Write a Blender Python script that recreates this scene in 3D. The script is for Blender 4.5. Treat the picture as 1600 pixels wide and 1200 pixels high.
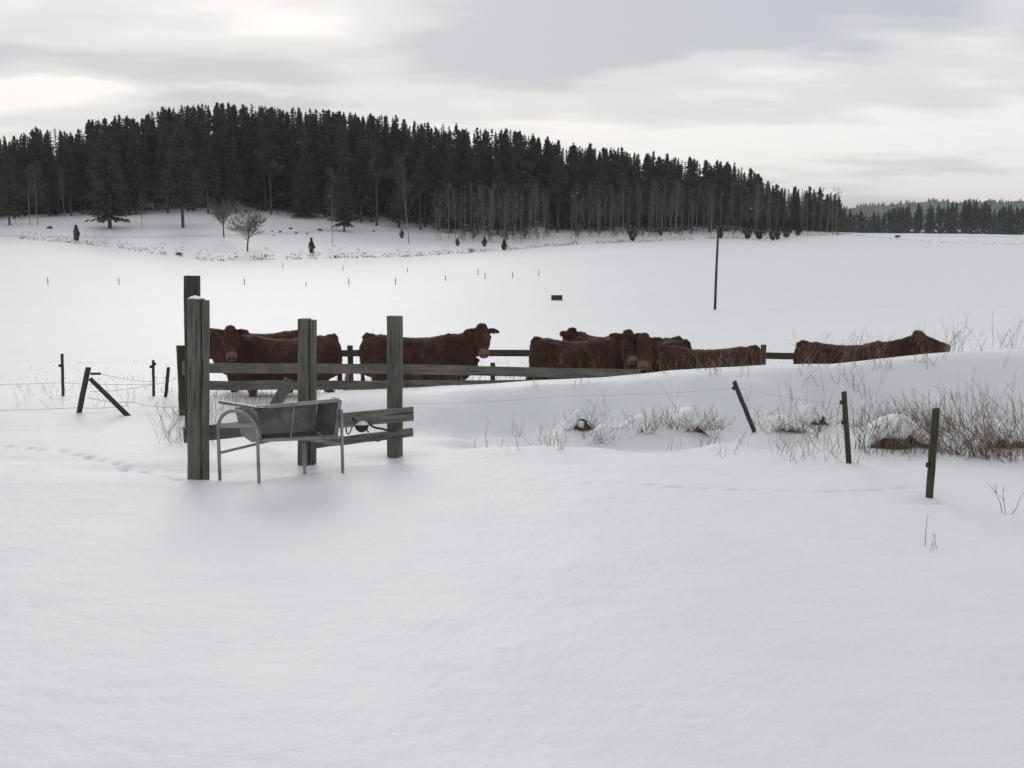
import bpy, math, random
import numpy as np
from mathutils import Vector, Matrix

random.seed(7)
rng = np.random.default_rng(11)
for o in list(bpy.data.objects):
    bpy.data.objects.remove(o)
scene = bpy.context.scene
col = scene.collection
R = math.radians

# ------------------------------------------------------------------ camera
F, CAMZ = 1716.0, 2.6                       # focal length in photo pixels, eye height
TH = math.atan(240.0 / F)                   # pitch down, the horizon lies at row 360
cd = bpy.data.cameras.new('camera')
cam = bpy.data.objects.new('camera', cd)
col.objects.link(cam)
cam.location = (0, 0, CAMZ)
cam.rotation_euler = (math.pi / 2 - TH, 0, 0)
cd.sensor_width = 36.0
cd.lens = 36.0 * F / 1600.0
cd.clip_start, cd.clip_end = 0.1, 12000.0
scene.camera = cam

# ------------------------------------------------------------------ world, sun, exposure
SUN_EL, SUN_AZ = R(24), R(-12)              # behind thin cloud, ahead of the camera and a little left
world = bpy.data.worlds.new('World')
scene.world = world
world.use_nodes = True
wn, wl = world.node_tree.nodes, world.node_tree.links
wn.clear()


def N(nodes, t, **kw):
    n = nodes.new(t)
    for k, v in kw.items():
        setattr(n, k, v)
    return n


def wmath(op, a, b=None, clamp=False):
    n = wn.new('ShaderNodeMath'); n.operation = op; n.use_clamp = clamp
    for i, v in enumerate((a, b)):
        if v is None: continue
        if isinstance(v, (int, float)): n.inputs[i].default_value = v
        else: wl.new(v, n.inputs[i])
    return n.outputs[0]


wout = wn.new('ShaderNodeOutputWorld')
bg = wn.new('ShaderNodeBackground')
wl.new(bg.outputs[0], wout.inputs[0])
sky = N(wn, 'ShaderNodeTexSky', sky_type='NISHITA', sun_disc=False)
sky.sun_elevation = SUN_EL
sky.sun_rotation = SUN_AZ
tc = wn.new('ShaderNodeTexCoord')
sep = wn.new('ShaderNodeSeparateXYZ')
wl.new(tc.outputs['Generated'], sep.inputs[0])
dx, dy, dz = sep.outputs
zz = wmath('ADD', wmath('ABSOLUTE', dz), 0.11)
cx, cy = wmath('DIVIDE', dx, zz), wmath('DIVIDE', dy, zz)      # the cloud sheet seen in perspective
comb = wn.new('ShaderNodeCombineXYZ')
wl.new(wmath('MULTIPLY', cx, 0.42), comb.inputs[0]); wl.new(wmath('MULTIPLY', cy, 0.62), comb.inputs[1])
n1 = N(wn, 'ShaderNodeTexNoise'); n1.inputs['Scale'].default_value = 0.62
n1.inputs['Detail'].default_value = 5; n1.inputs['Roughness'].default_value = 0.48
n1.inputs['Distortion'].default_value = 0.35
wl.new(comb.outputs[0], n1.inputs['Vector'])
off = wn.new('ShaderNodeVectorMath'); off.operation = 'ADD'
off.inputs[1].default_value = (7.3, 2.1, 4.0)
wl.new(comb.outputs[0], off.inputs[0])
n2 = N(wn, 'ShaderNodeTexNoise'); n2.inputs['Scale'].default_value = 2.6
n2.inputs['Detail'].default_value = 4; n2.inputs['Roughness'].default_value = 0.5
wl.new(off.outputs[0], n2.inputs['Vector'])
thick = wmath('ADD', wmath('MULTIPLY', n1.outputs[0], 0.68), wmath('MULTIPLY', n2.outputs[0], 0.32))
# thicker cloud overhead, thinner towards the horizon ahead
edge = wmath('ADD', dz, wmath('MULTIPLY', wmath('SUBTRACT', n2.outputs[0], 0.5), 0.07))


def smooth_step(v, a, b):
    n = wn.new('ShaderNodeMapRange'); n.interpolation_type = 'SMOOTHSTEP'
    n.inputs[1].default_value, n.inputs[2].default_value = a, b
    wl.new(v, n.inputs[0])
    return n.outputs[0]


# a grey bank of cloud to the right of the sun, a thinner dark streak to its left, open cloud between
bank = wmath('MULTIPLY', smooth_step(edge, 0.128, 0.165), smooth_step(dx, -0.20, 0.12))
bank = wmath('MULTIPLY', bank, wmath('SUBTRACT', 1.0, smooth_step(dz, 0.30, 0.55)))
streak = wmath('MULTIPLY', smooth_step(edge, 0.112, 0.128), wmath('SUBTRACT', 1.0, smooth_step(edge, 0.145, 0.16)))
streak = wmath('MULTIPLY', streak, wmath('SUBTRACT', 1.0, smooth_step(dx, -0.24, -0.06)))
thick = wmath('ADD', thick, wmath('MULTIPLY', bank, 0.09))
thick = wmath('ADD', thick, wmath('MULTIPLY', streak, 0.075))
thick = wmath('SUBTRACT', thick, 0.025)
thick = wmath('ADD', thick, wmath('MULTIPLY', smooth_step(dz, 0.18, 0.6), 0.055))     # the cloud deck is thicker overhead
ramp = wn.new('ShaderNodeValToRGB')
ramp.color_ramp.interpolation = 'EASE'
e = ramp.color_ramp.elements
e[0].position, e[0].color = 0.42, (0.97, 0.945, 0.925, 1)
e[1].position, e[1].color = 0.585, (0.545, 0.56, 0.602, 1)
m = e.new(0.50); m.color = (0.74, 0.74, 0.75, 1)
wl.new(thick, ramp.inputs[0])
# the veiled sun: broad lobe of brighter cloud around its direction
sd = Vector((math.sin(SUN_AZ) * math.cos(SUN_EL), math.cos(SUN_AZ) * math.cos(SUN_EL), math.sin(SUN_EL)))
dot = wn.new('ShaderNodeVectorMath'); dot.operation = 'DOT_PRODUCT'
dot.inputs[1].default_value = sd
wl.new(tc.outputs['Generated'], dot.inputs[0])
lobe = wmath('ADD', wmath('MULTIPLY', dot.outputs['Value'], 0.14), 0.88)

cl = wn.new('ShaderNodeVectorMath'); cl.operation = 'SCALE'
wl.new(ramp.outputs[0], cl.inputs[0]); wl.new(lobe, cl.inputs['Scale'])
skys = wn.new('ShaderNodeVectorMath'); skys.operation = 'SCALE'
skys.inputs['Scale'].default_value = 0.10
wl.new(sky.outputs[0], skys.inputs[0])
mixw = N(wn, 'ShaderNodeMix', data_type='RGBA')
mixw.inputs['Factor'].default_value = 0.94          # nearly closed overcast over the clear sky
wl.new(skys.outputs[0], mixw.inputs[6]); wl.new(cl.outputs[0], mixw.inputs[7])
wl.new(mixw.outputs[2], bg.inputs[0])
bg.inputs[1].default_value = 1.0

sl = bpy.data.lights.new('sun', 'SUN')
sl.energy, sl.angle, sl.color = 0.85, R(26), (1.0, 0.965, 0.92)
sun = bpy.data.objects.new('sun', sl)
col.objects.link(sun)
sun.rotation_euler = (-sd).to_track_quat('-Z', 'Y').to_euler()

vs = scene.view_settings
vs.view_transform, vs.look, vs.gamma, vs.exposure = 'Standard', 'None', 1.0, 0.06
vs.use_curve_mapping = False
scene.cycles.use_denoising = True
scene.cycles.max_bounces = 6
scene.cycles.volume_bounces = 0


# ------------------------------------------------------------------ helpers
def P(px, py, Y):
    """World point seen at photo pixel (px, py), Y metres ahead."""
    a, b = (px - 800) / F, (600 - py) / F
    d = (a, math.cos(TH) + b * math.sin(TH), -math.sin(TH) + b * math.cos(TH))
    t = Y / d[1]
    return Vector((a * t, Y, CAMZ + d[2] * t))


def tag(o, label=None, cat=None, group=None, kind=None):
    if label: o['label'] = label
    if cat: o['category'] = cat
    if group: o['group'] = group
    if kind: o['kind'] = kind
    return o


def empty(name, loc=(0, 0, 0), rz=0.0):
    o = bpy.data.objects.new(name, None)
    o.empty_display_size = 0.2
    col.objects.link(o)
    o.location = loc
    o.rotation_euler = (0, 0, rz)
    return o


def copy_tree(o, parent=None):
    c = o.copy()
    col.objects.link(c)
    if parent is not None: c.parent = parent
    for ch in list(o.children):
        copy_tree(ch, c)
    return c


class MB:
    def __init__(s):
        s.v, s.f = [], []

    def add(s, vs_, fs):
        k = len(s.v)
        s.v.extend(tuple(p) for p in vs_)
        s.f.extend(tuple(i + k for i in f) for f in fs)

    def tube(s, path, radii, n=6, cap=True, squash=1.0):
        path = [Vector(p) for p in path]
        if isinstance(radii, (int, float)): radii = [radii] * len(path)
        rings, prev = [], None
        for i, p in enumerate(path):
            t = (path[min(i + 1, len(path) - 1)] - path[max(i - 1, 0)])
            t = t.normalized() if t.length > 1e-9 else Vector((0, 0, 1))
            if prev is None:
                ref = Vector((0, 0, 1)) if abs(t.z) < 0.9 else Vector((1, 0, 0))
                r = t.cross(ref).normalized()
            else:
                r = (prev - t * prev.dot(t)).normalized()
            prev = r
            u = r.cross(t)
            rings.append([p + (r * math.cos(2 * math.pi * k / n) + u * math.sin(2 * math.pi * k / n) * squash) * radii[i] for k in range(n)])
        vs_ = [q for g in rings for q in g]
        fs = []
        for i in range(len(path) - 1):
            for k in range(n):
                a, b = i * n + k, i * n + (k + 1) % n
                fs.append((a, b, b + n, a + n))
        if cap:
            fs.append(tuple(range(n - 1, -1, -1)))
            fs.append(tuple((len(path) - 1) * n + k for k in range(n)))
        s.add(vs_, fs)

    def box(s, c, hx, hy, hz, M=None, bev=0.0):
        """Box with chamfered vertical/long edges (chamfer in the XY section)."""
        if bev > 0:
            sec = [(hx - bev, -hy), (hx, -hy + bev), (hx, hy - bev), (hx - bev, hy), (-hx + bev, hy), (-hx, hy - bev), (-hx, -hy + bev), (-hx + bev, -hy)]
        else:
            sec = [(hx, -hy), (hx, hy), (-hx, hy), (-hx, -hy)]
        n = len(sec)
        vs_ = [Vector((x, y, -hz)) for x, y in sec] + [Vector((x, y, hz)) for x, y in sec]
        fs = [tuple(range(n - 1, -1, -1)), tuple(range(n, 2 * n))] + [(k, (k + 1) % n, n + (k + 1) % n, n + k) for k in range(n)]
        if M is not None: vs_ = [M @ q for q in vs_]
        c = Vector(c)
        s.add([q + c for q in vs_], fs)

    def beam(s, a, b, w, h, bev=0.006, up=(0, 0, 1), seg=1, wob=0.0):
        """Sawn timber from a to b: w thick across, h tall along `up`; slightly uneven."""
        a, b, up = Vector(a), Vector(b), Vector(up)
        t = (b - a).normalized()
        r = t.cross(up).normalized(); u = r.cross(t)
        hw, hh = w / 2, h / 2
        sec = [(hw - bev, -hh), (hw, -hh + bev), (hw, hh - bev), (hw - bev, hh), (-hw + bev, hh), (-hw, hh - bev), (-hw, -hh + bev), (-hw + bev, -hh)]
        vs_, n = [], 8
        for i in range(seg + 1):
            f = i / seg
            c = a.lerp(b, f)
            k1, k2 = (random.uniform(-wob, wob), random.uniform(-wob, wob))
            ks = 1 + random.uniform(-wob, wob) * 1.5
            for x, y in sec:
                vs_.append(c + r * (x * ks + k1) + u * (y * (1 + random.uniform(-wob, wob)) + k2))
        fs = [tuple(range(n - 1, -1, -1)), tuple(seg * n + k for k in range(n))]
        for i in range(seg):
            for k in range(n):
                p, q = i * n + k, i * n + (k + 1) % n
                fs.append((p, q, q + n, p + n))
        s.add(vs_, fs)

    def mesh(s, name, mat=None, smooth=False):
        me = bpy.data.meshes.new(name)
        me.from_pydata(s.v, [], s.f)
        if mat is not None: me.materials.append(mat)
        if smooth: me.polygons.foreach_set('use_smooth', [True] * len(me.polygons))
        me.update()
        return me

    def build(s, name, mat=None, parent=None, smooth=False):
        o = bpy.data.objects.new(name, s.mesh(name, mat, smooth))
        col.objects.link(o)
        if parent is not None: o.parent = parent
        return o


# value noise on arrays
def _hash(ix, iy, seed):
    h = (ix * 374761393 + iy * 668265263 + seed * 974634777) & 0xFFFFFFFF
    h = ((h ^ (h >> 13)) * 1274126177) & 0xFFFFFFFF
    return ((h ^ (h >> 16)) & 0xFFFF) / 65535.0


def vnoise(x, y, seed=0):
    x, y = np.asarray(x, float), np.asarray(y, float)
    ix, iy = np.floor(x).astype(np.int64), np.floor(y).astype(np.int64)
    fx, fy = x - ix, y - iy
    fx, fy = fx ** 3 * (fx * (6 * fx - 15) + 10), fy ** 3 * (fy * (6 * fy - 15) + 10)
    a, b = _hash(ix, iy, seed), _hash(ix + 1, iy, seed)
    c, d = _hash(ix, iy + 1, seed), _hash(ix + 1, iy + 1, seed)
    return (a + (b - a) * fx) * (1 - fy) + (c + (d - c) * fx) * fy - 0.5


def sstep(t):
    t = np.clip(t, 0, 1)
    return t * t * (3 - 2 * t)


# ------------------------------------------------------------------ materials
def material(name, rough=0.8):
    m = bpy.data.materials.new(name)
    m.use_nodes = True
    nt = m.node_tree
    b = nt.nodes['Principled BSDF']
    b.inputs['Roughness'].default_value = rough
    b.inputs['Specular IOR Level'].default_value = 0.25
    return m, nt.nodes, nt.links, b


def noise_tex(nd, ln, scale, detail=4, coord='Object', stretch=None, rough=0.55, rand=True):
    t = nd.new('ShaderNodeTexCoord')
    v = t.outputs[coord]
    if rand:                                  # a different piece of the pattern for every object
        oi = nd.new('ShaderNodeObjectInfo')
        ad = nd.new('ShaderNodeVectorMath'); ad.operation = 'MULTIPLY_ADD'
        ad.inputs[1].default_value = (1, 1, 1)
        sc = nd.new('ShaderNodeMath'); sc.operation = 'MULTIPLY'; sc.inputs[1].default_value = 37.0
        ln.new(oi.outputs['Random'], sc.inputs[0])
        ln.new(v, ad.inputs[0]); ln.new(sc.outputs[0], ad.inputs[2])
        v = ad.outputs[0]
    if stretch:
        mp = nd.new('ShaderNodeMapping'); mp.inputs['Scale'].default_value = stretch
        ln.new(v, mp.inputs[0]); v = mp.outputs[0]
    n = nd.new('ShaderNodeTexNoise')
    n.inputs['Scale'].default_value = scale
    n.inputs['Detail'].default_value = detail
    n.inputs['Roughness'].default_value = rough
    ln.new(v, n.inputs['Vector'])
    return n.outputs[0]


def color_ramp(nd, ln, fac, stops):
    r = nd.new('ShaderNodeValToRGB')
    el = r.color_ramp.elements
    el[0].position, el[0].color = stops[0][0], (*stops[0][1], 1)
    el[1].position, el[1].color = stops[-1][0], (*stops[-1][1], 1)
    for p, c in stops[1:-1]:
        x = el.new(p); x.color = (*c, 1)
    ln.new(fac, r.inputs[0])
    return r.outputs[0]


def bump(nd, ln, b, h, strength, dist):
    n = nd.new('ShaderNodeBump')
    n.inputs['Strength'].default_value = strength
    n.inputs['Distance'].default_value = dist
    ln.new(h, n.inputs['Height'])
    ln.new(n.outputs[0], b.inputs['Normal'])
    return n


def simple(name, stops, scale=6, stretch=None, rough=0.85, bmp=None, detail=4, lo=0.3, hi=0.7):
    m, nd, ln, b = material(name, rough)
    f = noise_tex(nd, ln, scale, detail, stretch=stretch)
    k = len(stops)
    ln.new(color_ramp(nd, ln, f, [(lo + (hi - lo) * i / (k - 1), c) for i, c in enumerate(stops)]), b.inputs['Base Color'])
    if bmp: bump(nd, ln, b, f, bmp[0], bmp[1])
    return m


def snow_material():
    m, nd, ln, b = material('snow', 0.55)
    b.inputs['Specular IOR Level'].default_value = 0.2
    f1 = noise_tex(nd, ln, 0.9, 5, rand=False)
    c = color_ramp(nd, ln, f1, [(0.3, (0.738, 0.76, 0.785)), (0.7, (0.788, 0.803, 0.82))])
    ln.new(c, b.inputs['Base Color'])
    f2 = noise_tex(nd, ln, 5.0, 6, rand=False, rough=0.62)
    f3 = noise_tex(nd, ln, 60.0, 3, rand=False, rough=0.7)
    bm = bump(nd, ln, b, f2, 0.35, 0.05)
    b2 = nd.new('ShaderNodeBump'); b2.inputs['Strength'].default_value = 0.35; b2.inputs['Distance'].default_value = 0.006
    ln.new(f3, b2.inputs['Height']); ln.new(bm.outputs[0], b2.inputs['Normal'])
    ln.new(b2.outputs[0], b.inputs['Normal'])
    return m


def wood_material(name, dark, light, along, green=None):
    """Weathered timber: long grain, checks and blotches; `along` is the local axis of the grain."""
    m, nd, ln, b = material(name, 0.88)
    st = [14.0, 14.0, 14.0]; st['xyz'.index(along)] = 0.7
    g = noise_tex(nd, ln, 3.2, 6, stretch=st, rough=0.65)
    blot = noise_tex(nd, ln, 2.3, 4)
    c = color_ramp(nd, ln, g, [(0.28, dark), (0.5, tuple((x + y) / 2 for x, y in zip(dark, light))), (0.74, light)])
    mx = N(nd, 'ShaderNodeMix', data_type='RGBA'); mx.blend_type = 'MULTIPLY'
    mx.inputs['Factor'].default_value = 0.8
    ln.new(c, mx.inputs[6])
    ln.new(color_ramp(nd, ln, blot, [(0.3, (0.62, 0.62, 0.64)), (0.68, (1.1, 1.08, 1.02))]), mx.inputs[7])
    outc = mx.outputs[2]
    if green:
        gm = N(nd, 'ShaderNodeMix', data_type='RGBA')
        gn = noise_tex(nd, ln, 2.9, 4, stretch=(3, 3, 0.8))
        gr = nd.new('ShaderNodeMapRange'); gr.inputs[1].default_value = 0.50; gr.inputs[2].default_value = 0.70
        gr.inputs[4].default_value = 0.32
        ln.new(gn, gr.inputs[0]); ln.new(gr.outputs[0], gm.inputs['Factor'])
        ln.new(outc, gm.inputs[6]); gm.inputs[7].default_value = (*green, 1)
        outc = gm.outputs[2]
    st2 = [26.0, 26.0, 26.0]; st2['xyz'.index(along)] = 0.9
    ck = noise_tex(nd, ln, 2.2, 3, stretch=st2, rough=0.5)
    cm = nd.new('ShaderNodeMapRange'); cm.inputs[1].default_value = 0.30; cm.inputs[2].default_value = 0.40
    cm.inputs[3].default_value = 0.35; cm.inputs[4].default_value = 1.0
    ln.new(ck, cm.inputs[0])
    sc2 = nd.new('ShaderNodeVectorMath'); sc2.operation = 'SCALE'
    ln.new(outc, sc2.inputs[0]); ln.new(cm.outputs[0], sc2.inputs['Scale'])
    ln.new(sc2.outputs[0], b.inputs['Base Color'])
    hs = nd.new('ShaderNodeMath'); hs.operation = 'ADD'
    ln.new(g, hs.inputs[0]); ln.new(cm.outputs[0], hs.inputs[1])
    bump(nd, ln, b, hs.outputs[0], 0.7, 0.012)
    return m


M_snow = snow_material()
M_post = wood_material('weathered_post_wood', (0.068, 0.067, 0.059), (0.225, 0.218, 0.193), 'z', (0.105, 0.112, 0.058))
M_board = wood_material('weathered_board_wood', (0.092, 0.088, 0.080), (0.262, 0.250, 0.228), 'x')
M_dark = wood_material('dark_wet_wood', (0.034, 0.031, 0.027), (0.105, 0.096, 0.082), 'z')
M_moss = wood_material('mossy_stake_wood', (0.032, 0.034, 0.022), (0.085, 0.085, 0.058), 'z', (0.060, 0.075, 0.026))
M_wire = simple('rusty_wire', [(0.10, 0.09, 0.085), (0.18, 0.17, 0.16)], 20, rough=0.6)
M_plastic = simple('black_plastic', [(0.02, 0.02, 0.02), (0.045, 0.045, 0.045)], 15, rough=0.5)
M_rock = simple('field_stone', [(0.05, 0.045, 0.04), (0.15, 0.14, 0.125)], 4, bmp=(0.8, 0.05))
M_earth = simple('frozen_earth', [(0.028, 0.022, 0.016), (0.10, 0.078, 0.055)], 9, bmp=(1.0, 0.05))
M_straw = simple('dry_grass', [(0.12, 0.095, 0.075), (0.28, 0.225, 0.17)], 3.0)
M_twig = simple('reddish_twigs', [(0.10, 0.070, 0.053), (0.275, 0.20, 0.15)], 2.5)
M_spruce = simple('spruce_needles', [(0.030, 0.040, 0.026), (0.058, 0.070, 0.046)], 0.5, lo=0.35, hi=0.65)
M_pine = simple('pine_needles', [(0.040, 0.050, 0.030), (0.075, 0.083, 0.050)], 0.5, lo=0.35, hi=0.65)
M_juniper = simple('juniper_needles', [(0.03, 0.04, 0.028), (0.065, 0.07, 0.05)], 1.5)
M_bark = simple('conifer_bark', [(0.05, 0.042, 0.035), (0.13, 0.10, 0.08)], 2.5, stretch=(4, 4, 0.8))
M_aspen = simple('pale_bark', [(0.15, 0.142, 0.12), (0.35, 0.335, 0.29)], 1.6, stretch=(2, 2, 0.9))
M_branch = simple('bare_branches', [(0.095, 0.082, 0.068), (0.185, 0.162, 0.135)], 0.6)
M_birch = simple('birch_twigs', [(0.065, 0.05, 0.048), (0.13, 0.10, 0.09)], 0.6)
M_far = simple('far_forest', [(0.035, 0.045, 0.035), (0.065, 0.075, 0.055)], 0.05)


def metal_material(name, lo, hi, rough):
    m, nd, ln, b = material(name, rough)
    b.inputs['Metallic'].default_value = 0.75
    f = noise_tex(nd, ln, 5.5, 6, rough=0.65)
    ln.new(color_ramp(nd, ln, f, [(0.32, lo), (0.68, hi)]), b.inputs['Base Color'])
    rr = nd.new('ShaderNodeMapRange'); rr.inputs[3].default_value = rough - 0.12; rr.inputs[4].default_value = rough + 0.16
    ln.new(f, rr.inputs[0]); ln.new(rr.outputs[0], b.inputs['Roughness'])
    bump(nd, ln, b, f, 0.15, 0.01)
    return m


M_zinc = metal_material('galvanised_sheet', (0.17, 0.175, 0.17), (0.36, 0.365, 0.355), 0.6)
M_tube = metal_material('galvanised_tube', (0.21, 0.22, 0.222), (0.36, 0.368, 0.368), 0.5)


def coat_material():
    m, nd, ln, b = material('red_brown_coat', 0.75)
    b.inputs['Specular IOR Level'].default_value = 0.15
    b.inputs['Sheen Weight'].default_value = 0.12
    b.inputs['Sheen Roughness'].default_value = 0.5
    b.inputs['Sheen Tint'].default_value = (0.6, 0.32, 0.22, 1)
    f = noise_tex(nd, ln, 3.4, 7, rough=0.74)
    c = color_ramp(nd, ln, f, [(0.3, (0.026, 0.0140, 0.0108)), (0.52, (0.060, 0.0295, 0.0215)), (0.75, (0.122, 0.063, 0.045))])
    prev = c
    for att, colr in (('pale', (0.235, 0.155, 0.12)), ('pink', (0.115, 0.078, 0.072)), ('dark', (0.018, 0.011, 0.010))):
        a = nd.new('ShaderNodeAttribute'); a.attribute_name = att
        mx = N(nd, 'ShaderNodeMix', data_type='RGBA')
        ln.new(a.outputs['Fac'], mx.inputs['Factor']); ln.new(prev, mx.inputs[6]); mx.inputs[7].default_value = (*colr, 1)
        prev = mx.outputs[2]
    ln.new(prev, b.inputs['Base Color'])
    fine = noise_tex(nd, ln, 55, 3, stretch=(0.4, 1, 1), rough=0.7)
    bump(nd, ln, b, fine, 0.8, 0.012)
    return m


M_coat = coat_material()
M_hair = simple('coat_hair', [(0.038, 0.020, 0.0155), (0.115, 0.060, 0.044)], 6)
M_eye, _nd, _ln, _b = material('eye', 0.15)
_b.inputs['Base Color'].default_value = (0.008, 0.006, 0.005, 1)

# ------------------------------------------------------------------ terrain
# columns in photo pixels of azimuth, knots (metres ahead, metres of height)
NEAR = [(-40, 0), (9, 0), (11, 0), (12.5, -.03), (14, -.07), (15.5, -.1), (17, -.13), (18.5, -.18), (20.7, -.42), (23, -.66), (26, -.9), (35, -1.5), (50, -2.3), (70, -3.3), (95, -3.95), (130, -3.6)]


def zr(px, row, Y): return P(px, row, Y).z


FAR = {
    -500: [(210, zr(0, 366, 210)), (240, zr(0, 340, 240)), (300, 12), (450, 14), (900, 8), (3600, 8)],
    0: [(205, zr(0, 371, 205)), (232, zr(0, 347, 232)), (300, 10), (450, 12), (900, 8), (3600, 8)],
    160: [(195, zr(160, 384, 195)), (232, zr(160, 343, 232)), (300, 13), (450, 14), (900, 8), (3600, 8)],
    250: [(188, zr(250, 398, 188)), (232, zr(250, 345, 232)), (300, 14), (450, 14), (900, 8), (3600, 8)],
    330: [(180, zr(330, 409, 180)), (232, zr(330, 347, 232)), (300, 15), (450, 14), (900, 8), (3600, 8)],
    480: [(186, zr(480, 405, 186)), (238, zr(480, 354, 238)), (300, 14), (450, 13), (900, 8), (3600, 8)],
    640: [(193, zr(640, 402, 193)), (238, zr(640, 371, 238)), (300, 11), (450, 11), (900, 6), (3600, 8)],
    770: [(208, zr(770, 393, 208)), (240, zr(770, 378, 240)), (300, 8), (450, 8), (900, 5), (3600, 8)],
    1000: [(250, zr(1000, 377, 250)), (270, zr(1000, 370, 270)), (320, 5), (450, 5), (900, 3), (3600, 8)],
    1200: [(298, zr(1200, 374, 298)), (320, zr(1200, 366, 320)), (380, 4), (500, 3), (900, 2), (3600, 8)],
    1310: [(340, zr(1310, 367, 340)), (420, zr(1310, 363, 420)), (650, zr(1310, 364, 650)), (900, 2), (3600, 8)],
    1450: [(350, zr(1450, 379, 350)), (450, zr(1450, 372, 450)), (650, zr(1450, 365, 650)), (900, 2), (3600, 8)],
    1600: [(350, zr(1600, 382, 350)), (450, zr(1600, 375, 450)), (650, zr(1600, 367, 650)), (900, 2), (3600, 8)],
    2400: [(350, zr(1600, 383, 350)), (450, zr(1600, 376, 450)), (650, zr(1600, 369, 650)), (900, 2), (3600, 8)],
}
LY = np.linspace(math.log(2.0), math.log(3600), 700)
YG = np.exp(LY)
PXG = np.linspace(-500, 2400, 291)
_cols = sorted(FAR)
_tab = np.array([np.interp(YG, [k for k, _ in NEAR + FAR[c]], [z for _, z in NEAR + FAR[c]]) for c in _cols])
TAB = np.array([np.interp(PXG, _cols, _tab[:, j]) for j in range(len(YG))]).T


def _blur(a, k, axis):
    w = np.hanning(2 * k + 3)[1:-1]; w /= w.sum()
    pad = [(0, 0)] * a.ndim; pad[axis] = (k, k)
    b = np.pad(a, pad, mode='edge')
    return np.apply_along_axis(lambda r: np.convolve(r, w, 'valid'), axis, b)


TAB = _blur(_blur(TAB, 6, 0), 4, 1)
CREST_Y = 15.5
_cp = [430, 500, 560, 640, 770, 830, 950, 1050, 1200, 1300, 1380, 1500, 1600, 1900, 2600]
_cr = [None, 620, 614, 609, 603, 598, 591, 581, 572, 571, 562, 550, 543, 525, 520]
_cz = [-.1] + [zr(a, b, CREST_Y) for a, b in zip(_cp[1:], _cr[1:])]
DENTS = []           # (x, y, radius along x, radius along y, depth)


def dent_path(pts, step, rx, ry, d, jit=0.05, side=0.0):
    for (a, b) in zip(pts[:-1], pts[1:]):
        a, b = Vector(a), Vector(b)
        n = max(1, int((b - a).length / step))
        for i in range(n):
            q = a.lerp(b, (i + 0.5) / n)
            s = side if i % 2 else -side
            DENTS.append((q.x + random.uniform(-jit, jit) + s, q.y + random.uniform(-jit, jit), rx * random.uniform(.7, 1.3), ry * random.uniform(.7, 1.3), d * random.uniform(.6, 1.2)))


def flat(px, row):      # pixel on the level foreground
    b = P(px, row, 1.0)
    t = CAMZ / (CAMZ - b.z)
    return (b.x * t, t)


dent_path([flat(8, 690), flat(110, 702), flat(190, 722), flat(290, 752)], 0.24, .055, .07, .05, .05, .03)
dent_path([flat(-60, 934), flat(200, 975), flat(420, 1012), flat(640, 1052), flat(900, 1095), flat(1200, 1142), flat(1400, 1175)], 0.40, .045, .026, .010, .12)
dent_path([flat(900, 754), flat(1080, 762), flat(1280, 770), flat(1430, 764)], 0.24, .11, .022, .036, .03)
dent_path([flat(640, 705), flat(720, 745), flat(900, 754)], 0.25, .10, .03, .012, .04)
HOLLOW = [(-2.35, 11.95, .75, .33, .06), (-1.45, 12.62, .6, .33, .07), (-3.0, 11.55, .45, .22, .05), (-3.35, 11.9, .5, .3, .05), (-4.3, 12.0, .9, .25, .05), (-5.4, 12.5, .8, .25, .035)]
HOLLOW += [(flat(1451, 784)[0], flat(1451, 784)[1] - .02, .16, .10, .035)]
LIPS = [(-2.7, 10.85, .8, .25, .025), (-1.7, 11.45, .7, .25, .03), (-4.2, 11.2, .8, .3, .03)]
MOUNDS = []      # drifted snow heaps on the bank, filled below


def px_of(x, y): return 800 + F * x / np.maximum(y, 4.0) * math.cos(TH)


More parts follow.
